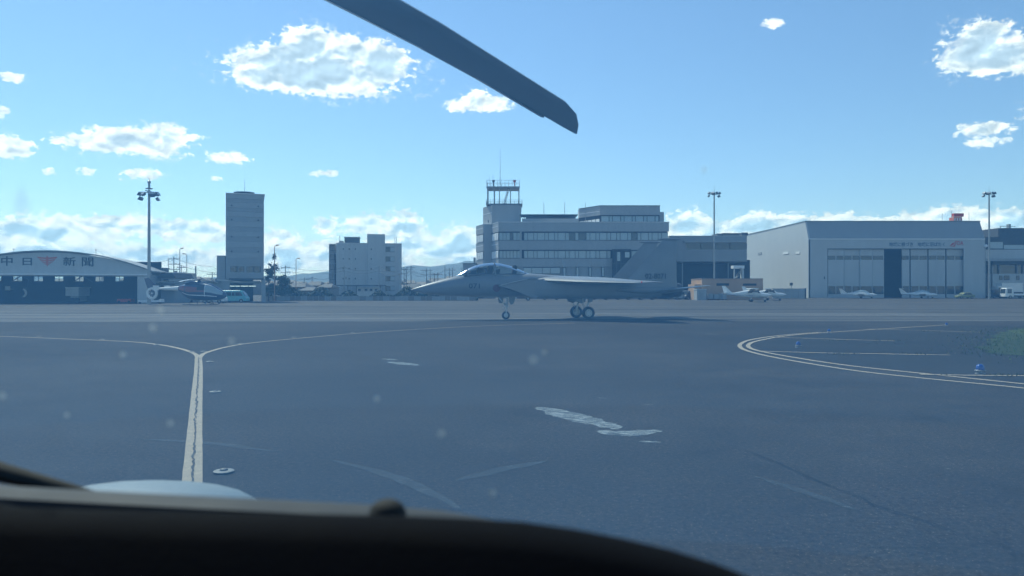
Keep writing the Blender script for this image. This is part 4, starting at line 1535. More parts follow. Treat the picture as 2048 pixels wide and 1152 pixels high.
# ---- middle hangar between office and big white hangar
D = 190.0
md = thing("middle_hangar", "grey flat roofed hangar with a dark opening between office and white hangar", "hangar", base(1415, D))
part("upper_wall", M_WALLG, md, (1338.5, 1494, 472, 486, D, D + 30), (1338.5, 1373, 486, 499, D, D + 30), (1338.5, 1494, 499.05, 523, D, D + 30), (1338.5, 1352, 523.05, 596, D, D + 30))
part("clerestory", M_GLASSD, md, (1373, 1494, 486.05, 499, D + .3, D + .4))
for px in (1402, 1431, 1460):
    part("clerestory_mullion", M_FRAME, md, (px, px + .8, 486.05, 499, D + .1, D + .29))
part("projecting_ledge", M_WALLT, md, (1369, 1494, 481.5, 485, D - .8, D - .01))
part("coping", M_LEDGE, md, (1338.5, 1494, 471.2, 471.95, D - .05, D + 30))
part("opening_back", M_DARKI, md, (1340, 1500, 520, 592, D + 12, D + 12.2))
part("door_post", M_WALLG, md, (1364, 1366, 523.1, 595.7, D + .4, D + .7))
part("door_post", M_WALLG, md, (1456, 1457.2, 523.1, 595.7, D + .4, D + .7))
for a, b, y in ((1434, 1444, 467), (1445, 1479, 466), (1484, 1496, 465)):
    part("roof_unit", M_ROOFD, md, (a, b, y, 471.1, D + 3, D + 8))
t = thing("boarding_steps", "white aircraft steps standing in the middle hangar's doorway", "steps", base(1480, 172))
mb = MB()
for k in range(9):
    mb.box(X(1470 + 1.6 * k, 172), X(1472 + 1.6 * k, 172), 172, 173.4, Z(560 - 2.6 * k, 172) - .08, Z(560 - 2.6 * k, 172))
mb.build("treads", M_WHITE, t)
part("platform", M_WHITE, t, (1467, 1489, 531, 537, 172, 174))
part("frame", M_WALLW, t, (1468, 1470, 537.1, 597, 172.1, 172.4), (1484, 1488, 537.1, 597, 172.1, 173.4))
MB().tube([(X(1470, 172), 172, Z(560, 172)), (X(1478, 172), 172, Z(597, 172))], .16, 5).build("brace", M_WHITE, t)

# ---- brown block and its small neighbours
D = 150.0
t = thing("brown_block", "windowless brown block with two dark slots in front of the hangars", "building", base(1465, D))
part("wall", M_BROWN, t, (1404, 1526, 558.3, 600, D, D + 9))
part("parapet", mat("dull_brown_coping", (0.3, 0.22, 0.17), .8), t, (1403.4, 1526.6, 556.8, 558.2, D - .1, D + 9.1))
part("slot", M_DARKI, t, (1433, 1458, 566.5, 571.5, D - .05, D - .003))
part("slot", M_DARKI, t, (1486, 1513, 567, 571.5, D - .05, D - .003))
t = thing("brown_lean_to", "lower brown lean-to at the left end of the brown block", "building", base(1396, D))
part("wall", M_BROWN, t, (1389, 1403.2, 568.5, 600, D + .5, D + 6))
t = thing("pale_cabin", "pale box cabin in front of the brown block's left end", "cabin", base(1403, 147))
part("wall", M_WALLT, t, (1394, 1413, 579.5, 600.4, 147, 149.5))
part("flat_roof", M_WALLW, t, (1393.4, 1413.6, 578, 579.4, 146.9, 149.6))
part("door", M_WALLG, t, (1399, 1407, 584, 600.3, 146.93, 146.99))
t = thing("windsock_lamp", "short dark warning lamp on a stand beside the low screen wall", "lamp", base(1583, 170))
MB().tube([(X(1583, 170), 170, 0), (X(1583, 170), 170, Z(571, 170))], .07, 6).build("post", M_POLE, t)
part("lamp_box", M_ROOFD, t, (1580.5, 1585.5, 565.5, 571, 169.8, 170.2))
t = thing("screen_wall", "low pale screen wall ending in a dark post before the white hangar", "wall", base(1590, 172))
for k in range(5):
    part("wall_panel", M_WALLT, t, (1545 + 13 * k + .2, 1558 + 13 * k - .2, 577, 597.2, 172, 172.2))
part("end_post", M_FRAME, t, (1610, 1612.5, 576.5, 597.4, 171.9, 172.3))

# ---- big white hangar on the right
D = 185.0
hg = thing("white_hangar", "big white hangar with sliding doors and blue Japanese lettering above", "hangar", base(1790, D))
HL, HR = X(1617, D), X(1970, D)
zt_, zs, zo = Z(443.5, D + 2), Z(478, D), Z(497, D)
MB().add([(HL, D, 0), (HL, D, zs), (HL, D + 2, zt_), (HL, D + 50, zt_ + .5), (HL, D + 50, 0),
          (HL + .4, D, 0), (HL + .4, D, zs), (HL + .4, D + 2, zt_), (HL + .4, D + 50, zt_ + .5), (HL + .4, D + 50, 0)],
         [(0, 1, 2, 3, 4), (9, 8, 7, 6, 5), (0, 5, 6, 1), (1, 6, 7, 2), (2, 7, 8, 3), (3, 8, 9, 4), (4, 9, 5, 0)]).build("side_wall", M_WALLP, hg)
MB().box(HR - .4, HR, D + .3, D + 50, 0, zs).build("far_side_wall", M_WALLP, hg)
part("front_wall", M_WALLP, hg, (1617.9, 1655, 478, 596.3, D, D + .4), (1928, 1969.8, 478, 596.3, D, D + .4), (1655.05, 1927.95, 478, 497, D, D + .4))
part("door_track_beam", M_FRAME, hg, (1655, 1928, 497.05, 498.2, D + .1, D + .4))
MB().add([(HL + .4, D, zs), (HR, D, zs), (HR, D + 2, zt_), (HL + .4, D + 2, zt_), (HL + .4, D + .3, zs), (HR, D + .3, zs), (HR, D + 2.3, zt_), (HL + .4, D + 2.3, zt_)],
         [(0, 1, 2, 3), (7, 6, 5, 4), (0, 4, 5, 1), (3, 2, 6, 7), (0, 3, 7, 4), (1, 5, 6, 2)]).build("sloping_fascia", M_WALLG, hg)
MB().box(HL, HR, D - .12, D + .0, zs - .12, zs + .12).build("fascia_seam", M_LEDGE, hg)
MB().box(HL - .1, HR + .1, D + 1.9, D + 50, zt_ + .01, zt_ + .25).build("roof", M_ROOFM, hg)
doors = [(1656, 1688), (1688.4, 1720), (1720.4, 1745), (1745.3, 1768)], [(1804, 1819), (1821.5, 1855), (1857.5, 1890.5), (1893, 1927)]
n_ = 0
for grp in doors:
    for k, (a, b) in enumerate(grp):
        off = .5 + (.25 * (k % 2))
        dr = part("sliding_door", M_WALLP, hg, (a, b, 498.5, 511.3, D + off, D + off + .2), (a, b, 519.6, 572, D + off, D + off + .2), (a, b, 592, 596.2, D + off, D + off + .2), (a, b, 511.3, 519.6, D + off + .12, D + off + .2), (a, b, 572, 592, D + off + .12, D + off + .2))
        m_ = max(1, round((b - a) / 16.5))
        for q in range(m_):
            x0 = a + (b - a) * q / m_ + 1.2
            x1 = a + (b - a) * (q + 1) / m_ - 1.2
            part("upper_window", M_GLASSD, dr, (x0, x1, 511.6, 519.3, D + off + .04, D + off + .1))
            part("lower_window", M_GLASSD, dr, (x0, x1, 572.4, 588, D + off + .04, D + off + .1))
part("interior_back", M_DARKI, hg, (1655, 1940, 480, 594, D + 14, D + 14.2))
for body, a, b, m_ in (("地域に根づき", 1778, 1826, M_LETTER), ("地域に羽ばたく", 1835, 1890, M_LETTER), ("FDA", 1910, 1927, M_RED)):
    y0, y1 = (484.5, 493) if body != "FDA" else (482, 490.5)
    lettering("lettering", body, X(b, D) - X(a, D), zz_ if False else Z(y0, D) - Z(y1, D), facing((X((a + b) / 2, D), D - .03, Z((y0 + y1) / 2, D)), FACE),
              mat("blue_letter_paint", (0.05, 0.09, 0.16), .6) if m_ is M_LETTER else M_RED, hg, bold=.015)
MB().slab([(X(1899, D), Z(492.5, D)), (X(1905, D), Z(486, D)), (X(1910, D), Z(485, D)), (X(1906, D), Z(490, D))], D - .05, D - .004).slab([(X(1901, D), Z(493.5, D)), (X(1907, D), Z(492, D)), (X(1909, D), Z(488, D)), (X(1910.5, D), Z(493, D))], D - .05, D - .004).build("bird_logo", M_RED, hg)
# vents and lamps on the side wall
for (px, py, w_) in ((1520, 507, 3.0), (1572, 506, 4.2), (1596, 505.5, 2.6)):
    d_ = HL / ((px - 1024) / FP)
    MB().box(HL - .12, HL - .01, d_ - w_ / 2, d_ + w_ / 2, Z(py + 2.5, d_), Z(py - 2, d_)).build("louvre_vent", M_WALLG if px < 1550 else M_LEDGE, hg)
part("small_door", M_FRAME, hg, (1648, 1650, 553, 558, D - .08, D - .01))
rd = thing("radar_scanner", "red roof radar with a chequered cabin on top of the white hangar", "radar", (X(1917, D + 6), D + 6, zt_ + .25))
dq = D + 6
part("antenna_bar", M_RED, rd, (1908, 1928, 426.5, 433, dq, dq + 1))
mbx = MB()
part("cabin", M_ORANGE, rd, (1907.5, 1924.5, 434, 443.2, dq, dq + 2))
for k in range(3):
    part("white_check", M_WHITE, rd, (1909 + 5 * k, 1911.4 + 5 * k, 436, 443, dq - .06, dq - .004))
for px, y in ((1889, 424), (1908, 420), (1943, 424)):
    MB().tube([(X(px, dq), dq + 1, zt_ + .2), (X(px, dq), dq + 1, Z(y, dq))], .05, 5).build("mast", M_POLE, rd)

# ---- passenger building at the right edge
D = 195.0
t = thing("passenger_building", "stepped grey passenger building cut by the right edge of the view", "building", base(2015, D))
part("plant_room", M_ROOFD, t, (1997, 2110, 456, 474, D + 8, D + 18))
part("plant_room_rail", M_POLE, t, (2001, 2032, 452, 453, D + 8, D + 8.2), (2001, 2002, 452, 455.9, D + 8, D + 8.2), (2018, 2022, 448, 455.9, D + 9, D + 10))
part("upper_storey", M_FRAME, t, (1971, 2130, 474.1, 499, D, D + 30))
part("upper_windows", M_GLASS, t, (1981, 2006, 484, 497, D - .06, D - .003), (2008, 2048, 490, 498, D - .06, D - .003))
part("terrace_band", M_WALLW, t, (1969, 2130, 499.1, 517, D - 1, D + 30))
part("canopy", M_WALLT, t, (1969, 2130, 517.1, 522, D - 3, D + 30))
part("canopy_underside", M_FRAME, t, (1985, 2130, 522.1, 529, D - 2.4, D + 30))
part("window_band", M_GLASSD, t, (1985, 2130, 529.1, 547, D - .5, D + 29))
for px in (1984, 1998, 2034, 2046):
    part("column", M_WALLT, t, (px, px + 2.5, 529.1, 547, D - .9, D - .6))
part("lower_wall", M_WALLW, t, (1985, 2130, 547.1, 595.3, D - .7, D + 29))
for px in (2002, 2011, 2016, 2036, 2055):
    f = part("window", M_FRAME, t, (px - 3, px + 3, 551, 560, D - .78, D - .705))
    part("pane", M_GLASSD, f, (px - 2.3, px + 2.3, 552, 559, D - .82, D - .785))
t = thing("roof_dome_lamp", "white round lamp on the corner of the white hangar", "lamp", (X(1971, D), D - 10, 0))
MB().tube([(X(1971, D - 10), D - 10, 0), (X(1971, D - 10), D - 10, Z(494, D - 10))], .08, 6).build("post", M_POLE, t)
MB().lathe([(0, -.4), (.3, -.28), (.4, 0), (.3, .28), (0, .4)], (X(1971, D - 10), D - 10.2, Z(492, D - 10)), 'z', 14).build("globe", M_WHITE, t, smooth=60)


# the left-hand buildings stand turned a little towards the apron
for o_, a_, s_ in ((tw, 19, .945), (fl, 9.5, .97), (news, 12, .92)):
    o_.rotation_euler[2] = R(a_)
    o_.scale[0] = s_


# ---- far hills
def hills(name, d, prof, col, seed):
    rnd = random.Random(seed)
    xs = sorted(prof)
    pts = []
    N = 220
    for k in range(N + 1):
        px = xs[0] + (xs[-1] - xs[0]) * k / N
        for a, b in zip(xs[:-1], xs[1:]):
            if a <= px <= b:
                t_ = (px - a) / (b - a)
                t_ = t_ * t_ * (3 - 2 * t_)
                y = prof[a] * (1 - t_) + prof[b] * t_
        y += math.sin(px * .11 + seed) * 1.0 + math.sin(px * .043 + seed) * 1.6 + rnd.uniform(-.35, .35)
        pts.append((px, y))
    mb = MB()
    n = len(pts)
    v = []
    rows = [(0, 0.0), (.25, .5), (.5, .85), (.7, 1.0), (1.0, .6)]
    for f, h in rows:
        for k, (px, y) in enumerate(pts):
            dd = d + f * 900
            v.append((X(px, d + 630), dd, max(0, Z(y, d + 630)) * h * (1 + .04 * math.sin(k * .9 + f * 9)) - 0.02))
    fs = [(r * n + i, r * n + i + 1, (r + 1) * n + i + 1, (r + 1) * n + i) for r in range(4) for i in range(n - 1)]
    o = mb.add(v, fs).build(name, col, outward=False, smooth=60)
    kind(o, 'structure')


M_HILL = ground_mat("wooded_hill", (0.035, 0.05, 0.055), 0.3, 0.0, 0.0, 0.95)
hills("hills", 6200, {-900: 560, -200: 552, 300: 556, 560: 552, 640: 545, 700: 541, 800: 536, 860: 530, 900: 527, 960: 526, 1100: 535, 1500: 548, 2000: 552, 2900: 560}, M_HILL, 2)
hills("near_hills", 4800, {-900: 566, 0: 564, 400: 562, 600: 556, 700: 553, 800: 556, 1000: 550, 1400: 558, 2900: 566}, M_HILL, 5)
# low town roofs far behind, as one mass nobody could count
mb = MB()
rnd = random.Random(12)
for _ in range(420):
    d = rnd.uniform(260, 600)
    px = rnd.uniform(-300, 2400)
    w_, h_ = rnd.uniform(5, 12), rnd.uniform(3, 6.5)
    x = X(px, d)
    if 270 < d < 300 and -200 < px < 320:
        h_ = 3
    mb.box(x, x + w_, d, d + 8, 0, h_)
    mb.add([(x - .4, d - .4, h_), (x + w_ + .4, d - .4, h_), (x + w_ + .4, d + 8.4, h_), (x - .4, d + 8.4, h_), (x + 1, d + 4, h_ + 1.6), (x + w_ - 1, d + 4, h_ + 1.6)], [(0, 1, 5, 4), (1, 2, 5), (2, 3, 4, 5), (3, 0, 4)])
kind(mb.build("distant_town", [M_TAN]), 'stuff', "low roofs of the town far behind the airfield")


# ================================================================= fighter jet
M_JET = mat("jet_grey_paint", (0.18, 0.19, 0.20), 0.42, var=0.10, scale=0.9, spec=0.5, coat=0.1)
M_JETD = mat("jet_dark_grey_paint", (0.14, 0.15, 0.16), 0.45, var=0.10, scale=1.3, spec=0.5)
M_NOZ = mat("burnt_metal", (0.10, 0.09, 0.085), 0.45, metal=0.7, var=0.2)
M_MARK = mat("dark_grey_marking", (0.03, 0.032, 0.038), 0.6)
M_ROUND = mat("roundel_red", (0.14, 0.04, 0.05), 0.6)
M_GEAR = mat("white_gear_enamel", (0.6, 0.61, 0.6), 0.4)
M_CAN = glass_mat("canopy_glass", clear=1)
M_REDL = mat("red_light_lens", (0.75, 0.05, 0.03), 0.3)

jet = thing("fighter_jet", "grey twin tailed two seat fighter jet taxiing with its nose to the left", "fighter jet", (4.87, 52.2, 0), R(192.4))
MG = 11.86


def V(s, y, z):
    return Vector((MG - s, y, z))


def sec(s, hw, zt, zb, e=2.0, n=28, yc=0.0, zside=None):
    zc = zside if zside is not None else (zt + zb) / 2
    out = []
    for k in range(n):
        a = 2 * PI * k / n
        c, q = math.cos(a), math.sin(a)
        yy = hw * math.copysign(abs(c) ** (2 / e), c)
        hh = (zt - zc) if q > 0 else (zc - zb)
        out.append(V(s, yc + yy, zc + hh * math.copysign(abs(q) ** (2 / e), q)))
    return out


fus = [(0.0, .015, 2.01, 1.98), (.25, .12, 2.12, 1.90), (.7, .27, 2.28, 1.80), (1.3, .42, 2.47, 1.70), (1.9, .52, 2.64, 1.63), (2.5, .59, 2.80, 1.585), (3.2, .65, 2.95, 1.56),
       (4.0, .69, 3.02, 1.54), (5.0, .73, 3.07, 1.52), (6.0, .76, 3.10, 1.50), (7.0, .80, 3.13, 1.5), (7.9, .84, 3.14, 1.5), (9.0, .86, 3.08, 1.5), (10.5, .88, 2.98, 1.5), (12.5, .88, 2.88, 1.5), (15, .8, 2.75, 1.6), (17.2, .5, 2.5, 1.8), (18.6, .2, 2.25, 2.0)]
MB().loft([sec(s, w, t_, b, 2.25 if s > 1 else 2.0) for s, w, t_, b in fus[1:]]).build("fuselage", M_JET, jet, local=True, smooth=50)
rn = MB().loft([sec(s, w, t_, b) for s, w, t_, b in [(-.0, .012, 2.005, 1.985), (.08, .06, 2.06, 1.945), (.25, .122, 2.122, 1.898)]])
rn.build("radome_tip", M_JETD, jet, local=True, smooth=50)
for q in (-.3, .3):
    MB().tube([V(2.3, .55 * (1 if q > 0 else -1), 2.15), V(1.9, .66 * (1 if q > 0 else -1), 2.12)], .02, 6).build("pitot_probe", M_JETD, jet, local=True)
# intakes and engine nacelles
for sd_ in (1, -1):
    rings = []
    for s, y0, y1, zt, zb in ((8.1, .72, 1.50, 2.72, 1.47), (9.0, .65, 1.56, 2.80, 1.44), (11, .55, 1.62, 2.80, 1.42), (13.5, .4, 1.66, 2.72, 1.42), (15.5, .2, 1.6, 2.62, 1.45), (17.2, .12, 1.42, 2.52, 1.5)):
        rings.append([Vector((p.x, p.y * sd_, p.z)) for p in sec(s, (y1 - y0) / 2, zt, zb, 4.5, 24, (y0 + y1) / 2)])
    MB().loft(rings).build("nacelle", M_JET, jet, local=True, smooth=50)
    # raked mouth: upper lip far forward, lower lip well aft; walls of the variable ramp
    y0, y1 = .80, 1.48
    ramp = MB()
    topl = [(5.75, 2.30), (6.3, 2.43), (7.0, 2.60), (7.6, 2.72), (8.3, 2.75)]
    botl = [(5.75, 2.24), (6.4, 2.08), (7.1, 1.82), (7.75, 1.55), (8.3, 1.47)]
    # outer cheek and inner splitter, thin plates
    for (ya, yb) in ((y1 - .05, y1), (y0 - .03, y0 + .01)):
        poly = [(MG - s, z) for s, z in topl] + [(MG - s, z) for s, z in botl[::-1]]
        ramp.slab(poly, min(sd_ * ya, sd_ * yb), max(sd_ * ya, sd_ * yb), axis=1)
    # roof of the intake
    for i in range(4):
        (s0, z0), (s1, z1) = topl[i], topl[i + 1]
        ramp.add([V(s0, sd_ * y0, z0), V(s0, sd_ * y1, z0), V(s1, sd_ * y1, z1), V(s1, sd_ * y0, z1), V(s0, sd_ * y0, z0 - .06), V(s0, sd_ * y1, z0 - .06), V(s1, sd_ * y1, z1 - .06), V(s1, sd_ * y0, z1 - .06)],
                 [(0, 1, 2, 3), (7, 6, 5, 4), (0, 4, 5, 1), (1, 5, 6, 2), (2, 6, 7, 3), (3, 7, 4, 0)])
    ramp.build("intake", M_JET, jet, local=True)
    MB().add([V(5.9, sd_ * (y0 + .03), 2.22), V(5.9, sd_ * (y1 - .06), 2.22), V(7.9, sd_ * (y1 - .06), 1.56), V(7.9, sd_ * (y0 + .03), 1.56), V(8.05, sd_ * (y0 + .03), 2.5), V(8.05, sd_ * (y1 - .06), 2.5)],
             [(0, 1, 2, 3), (0, 3, 4), (1, 5, 2), (3, 2, 5, 4), (0, 4, 5, 1)]).build("intake_duct", M_DARKI, jet, local=True)
    MB().tube([V(5.77, sd_ * y1, 2.31), V(6.3, sd_ * (y1 + .005), 2.44), V(7.0, sd_ * (y1 + .005), 2.61), V(7.6, sd_ * (y1 + .005), 2.73)], .018, 5).build("intake_lip", M_GEAR, jet, local=True)
    # nozzles
    pr = [(.50, 0), (.60, .02), (.62, .4), (.56, 1.1), (.47, 1.75), (.43, 1.76), (.5, 1.1), (.5, .3), (0, .25)]
    rings = []
    for r_, h in pr:
        rings.append([V(17.1 + h, sd_ * .74 + r_ * math.cos(2 * PI * k / 24), 2.0 + r_ * math.sin(2 * PI * k / 24)) for k in range(24)])
    MB().loft(rings).build("engine_nozzle", M_NOZ, jet, local=True, smooth=50)

    # boom beside the nozzle
    MB().loft([[Vector((p.x, p.y, p.z)) for p in sec(s, w, 2.02 + w * 1.1, 2.02 - w * 1.1, 3, 14, sd_ * 1.62)] for s, w in ((13.8, .10), (15.2, .24), (17.4, .24), (18.7, .08))]).build("tail_boom", M_JET, jet, local=True, smooth=50)

    # wing: airfoil stations
    def foil(s0, ch, y, z, th, drop=0.0, tilt=0.0):
        pts = []
        for k in range(20):
            a = 2 * PI * k / 20
            u = .5 - .5 * math.cos(a)
            tt = th * ch * math.sin(a) * (.62 * (1 - u) ** .6 + .08)
            cam = -drop * (1 - u) ** 3
            pts.append(V(s0 + ch * u, sd_ * y, z + tt + cam + tilt * (u - .5) * ch))
        return pts
    MB().loft([foil(8.3, 7.0, 1.15, 2.66, .075), foil(8.9, 6.4, 1.62, 2.66, .075, .02), foil(10.4, 4.8, 3.2, 2.60, .075, .05), foil(12.4, 2.85, 5.2, 2.53, .07, .06), foil(13.25, 1.95, 6.05, 2.50, .06, .06), foil(13.75, 1.35, 6.5, 2.48, .05, .04), foil(14.2, .7, 6.56, 2.48, .03)]).build("wing", M_JET, jet, local=True, smooth=50)
    # aileron seam and flap gap
    MB().box(-.1, .1, 0, .01, 0, .01)
    # stabilator with dogtooth
    MB().loft([foil(16.3, 3.0, 1.7, 2.02, .04, 0, .12), foil(17.2, 2.35, 3.0, 2.14, .04, 0, .12), foil(16.9, 2.6, 3.02, 2.145, .04, 0, .12), foil(18.3, 1.15, 4.25, 2.25, .035, 0, .12), foil(18.6, .7, 4.34, 2.26, .03, 0, .12)]).build("stabilator", M_JET, jet, local=True, smooth=50)
    # fins
    yv = 1.72

    def fin(s0, ch, z, th):
        pts = []
        for k in range(16):
            a = 2 * PI * k / 16
            u = .5 - .5 * math.cos(a)
            pts.append(V(s0 + ch * u, sd_ * yv + th * ch * math.sin(a) * .6, z))
        return pts
    MB().loft([fin(14.1, 4.1, 2.2, .05), fin(14.7, 3.45, 2.85, .045), fin(16.0, 2.15, 4.2, .04), fin(17.15, 1.02, 5.42, .035), fin(17.25, .85, 5.47, .02)]).build("tail_fin", M_JET, jet, local=True, smooth=50)
    rud = MB().slab([(MG - 17.45, 3.1), (MG - 18.0, 3.1), (MG - 18.05, 4.9), (MG - 17.75, 4.9)], sd_ * yv - .11, sd_ * yv + .11, axis=1)
    # tip pods
    MB().loft([sec(s, w, 5.5 + w, 5.5 - w, 2, 12, sd_ * yv) for s, w in ((16.8, .01), (17.0, .06), (17.5, .085), (18.2, .07), (18.5, .01))]).build("fin_tip_pod", M_JETD, jet, local=True, smooth=50)
    # main gear
    yg = 1.38
    tr = MB().lathe([(.25, -.12), (.36, -.14), (.43, -.10), (.445, 0), (.43, .10), (.36, .14), (.25, .12)], (0, sd_ * yg, .445), 'y', 28, cap=False).build("main_tyre", M_RUBBER, jet, local=True, smooth=40)
    MB().lathe([(0, -.06), (.12, -.07), (.13, -.1), (.24, -.1), (.26, -.12), (.26, .12), (.24, .1), (.13, .1), (.12, .07), (0, .06)], (0, sd_ * yg, .445), 'y', 20).build("wheel_rim", M_GEAR, tr, local=True, smooth=40)
    hb_ = MB()
    for k in range(8):
        a = 2 * PI * k / 8
        hb_.lathe([(0, -.105), (.03, -.105), (.03, .105), (0, .105)], (.18 * math.cos(a), sd_ * yg, .445 + .18 * math.sin(a)), 'y', 8)
    hb_.build("rim_holes", M_DARKI, tr, local=True)
    MB().tube([(0, sd_ * (yg - .2), .44), (-.02, sd_ * (yg - .22), .95), (-.35, sd_ * (yg - .28), 1.6)], .075, 10).tube([(0, sd_ * (yg - .25), .5), (0, sd_ * yg, .445)], .06, 8).tube([(.0, sd_ * (yg - .2), .6), (.28, sd_ * (yg - .25), .95), (.3, sd_ * (yg - .28), 1.55)], .035, 8).build("main_strut", M_GEAR, jet, local=True, smooth=40)
    MB().slab([(.05, 1.5), (.8, 1.5), (.74, 1.2), (.35, 1.08), (.08, 1.2)], sd_ * 1.02 - .015, sd_ * 1.02 + .015, axis=1).build("gear_door", M_JET, jet, local=True)
    MB().slab([(-.45, 1.5), (.0, 1.5), (-.05, 1.15), (-.35, 1.2)], sd_ * 1.2 - .015, sd_ * 1.2 + .015, axis=1).build("gear_door", M_JET, jet, local=True)
# nose gear
NX = 5.42
tr = MB().lathe([(.15, -.09), (.23, -.1), (.275, -.06), (.28, 0), (.275, .06), (.23, .1), (.15, .09)], (NX, 0, .28), 'y', 24, cap=False).build("nose_tyre", M_RUBBER, jet, local=True, smooth=40)
MB().lathe([(0, -.06), (.14, -.07), (.155, -.1), (.155, .1), (.14, .07), (0, .06)], (NX, 0, .28), 'y', 18).build("wheel_rim", M_GEAR, tr, local=True, smooth=40)
MB().tube([(NX, .13, .28), (NX, .13, .52), (NX - .02, 0, .62), (NX - .12, 0, 1.6)], .04, 8).tube([(NX, -.13, .28), (NX, -.13, .52), (NX - .02, 0, .62)], .04, 8).tube([(NX, -.16, .28), (NX, .16, .28)], .05, 8).tube([(NX - .05, 0, .85), (NX + .55, 0, 1.55)], .035, 8).tube([(NX + .02, 0, .6), (NX + .22, 0, .78), (NX - .02, 0, 1.0)], .025, 6).tube([(NX - .1, 0, .8), (NX - .1, 0, 1.55)], .075, 10).build("nose_strut", M_GEAR, jet, local=True, smooth=40)
MB().slab([(NX - .6, 1.52), (NX - .15, 1.52), (NX - .18, 1.12), (NX - .3, 1.0), (NX - .5, 1.1)], .30, .33, axis=1).build("nose_gear_door", M_JET, jet, local=True)
MB().slab([(NX + .1, 1.52), (NX + .5, 1.52), (NX + .42, 1.1), (NX + .14, 1.1)], -.28, -.25, axis=1).build("nose_gear_door", M_JET, jet, local=True)
for y in (-.12, .12):
    MB().lathe([(0, 0), (.07, .0), (.08, .06), (.0, .1)], (NX + .02, y, 1.08), 'x', 12).build("taxi_light", M_LAMPG, jet, local=True, smooth=40)
# canopy
can = [(3.0, .10, 2.95), (3.35, .34, 3.14), (3.8, .44, 3.42), (4.3, .49, 3.64), (4.9, .52, 3.79), (5.5, .53, 3.84), (6.1, .52, 3.80), (6.7, .49, 3.66), (7.3, .43, 3.44), (7.8, .34, 3.22), (8.05, .2, 3.14)]


def arch(s, hw, zt, zb=2.92, n=16, k=0.0):
    return [V(s, (hw + k) * math.cos(PI * j / n), zb + (zt + k - zb) * math.sin(PI * j / n) ** .85) for j in range(n + 1)]


MB().loft([arch(*c) for c in can], cap=False, close=False).build("canopy", M_CAN, jet, local=True, smooth=70, outward=False)
for s, hw, zt in ((3.78, .44, 3.41), (5.62, .53, 3.84), (7.75, .36, 3.24)):
    r1, r2 = arch(s - .045, hw, zt, k=.012), arch(s + .045, hw, zt, k=.012)
    r3, r4 = arch(s + .045, hw, zt, k=-.03), arch(s - .045, hw, zt, k=-.03)
    MB().loft([r1, r2, r3, r4, r1], cap=False, close=False).build("canopy_frame", M_JETD, jet, local=True, smooth=50, outward=False)
for y in (1, -1):
    MB().tube([V(s, y * (hw + .01), 2.98 + .008 * s) for s, hw, zt in can[1:-1]], .035, 6).build("canopy_rail", M_JETD, jet, local=True)
MB().box(MG - 7.7, MG - 3.5, -.36, .36, 2.9, 3.10).build("cockpit_sill", M_DARKI, jet, local=True)
MB().slab([(MG - 3.9, 3.1), (MG - 4.35, 3.1), (MG - 4.4, 3.34), (MG - 4.0, 3.3)], -.3, .3, axis=1).build("instrument_coaming", M_DARKI, jet, local=True)
MB().slab([(MG - 5.55, 3.1), (MG - 5.95, 3.1), (MG - 6.0, 3.42), (MG - 5.7, 3.38)], -.28, .28, axis=1).build("instrument_coaming", M_DARKI, jet, local=True)
for s in (5.15, 6.85):
    MB().slab([(MG - s + .05, 3.05), (MG - s - .28, 3.05), (MG - s - .36, 3.62), (MG - s - .1, 3.62)], -.22, .22, axis=1).slab([(MG - s + .45, 3.05), (MG - s + .05, 3.05), (MG - s + .05, 3.14), (MG - s + .45, 3.14)], -.22, .22, axis=1).slab([(MG - s - .05, 3.5), (MG - s - .3, 3.5), (MG - s - .3, 3.68), (MG - s - .08, 3.68)], -.15, .15, axis=1).build("ejection_seat", M_DARKI, jet, local=True, bevel=.02)
# markings
Mjet = MATS[jet.name]


def side_text(body, s, y, z, w, h, m, bold=.0):
    m4 = Mjet @ facing(V(s, y, z), (0, 1, 0))
    return lettering("marking", body, w, h, m4, m, jet, bold=bold, depth=.004)


side_text("071", 4.15, .728, 2.27, .74, .34, M_MARK, .012)
side_text("02-8071", 16.55, 1.72 + .117, 2.95, 1.5, .38, M_MARK, .012)
MB().lathe([(0, 0), (.25, 0), (.25, .008), (0, .008)], V(5.65, .765, 2.12), 'y', 28).build("roundel", M_ROUND, jet, local=True)
MB().lathe([(.25, 0), (.29, 0), (.29, .006), (.25, .006)], V(5.65, .763, 2.12), 'y', 28).build("roundel_ring", M_JETD, jet, local=True)
MB().lathe([(0, -.05), (.05, -.03), (.06, 0), (.05, .03), (0, .05)], V(13.6, 6.56, 2.48), 'x', 10).build("navigation_light", M_REDL, jet, local=True)
for s in (5.6, 7.2, 9.4, 12.2):                       # panel seams on the forward fuselage
    pass

# crew in the front seat
pil = thing("person", "helmeted pilot in dark flying suit sitting in the front cockpit of the fighter jet", "person", Mjet @ V(5.0, 0, 2.95), R(192.4))
rb = []
for z, wy, wx, x0 in ((0.0, .17, .12, -.05), (.16, .20, .13, -.08), (.34, .23, .12, -.1), (.42, .17, .10, -.1), (.46, .07, .07, -.08), (.50, .065, .07, -.06), (.54, .09, .10, -.03), (.62, .105, .125, -.03), (.69, .10, .12, -.04), (.75, .06, .07, -.05), (.765, .01, .01, -.05)):
    rb.append([Vector((x0 + wx * math.cos(2 * PI * k / 16), wy * math.sin(2 * PI * k / 16), z)) for k in range(16)])
MB().loft(rb).build("body", M_MARK, pil, local=True, smooth=70)
hr = []
for z, r_ in ((.56, .125), (.62, .138), (.69, .132), (.75, .09), (.785, .02)):
    hr.append([Vector((-.05 + r_ * math.cos(2 * PI * k / 16), r_ * .92 * math.sin(2 * PI * k / 16), z)) for k in range(16)])
MB().loft(hr).build("helmet", M_WALLW, pil, local=True, smooth=70)

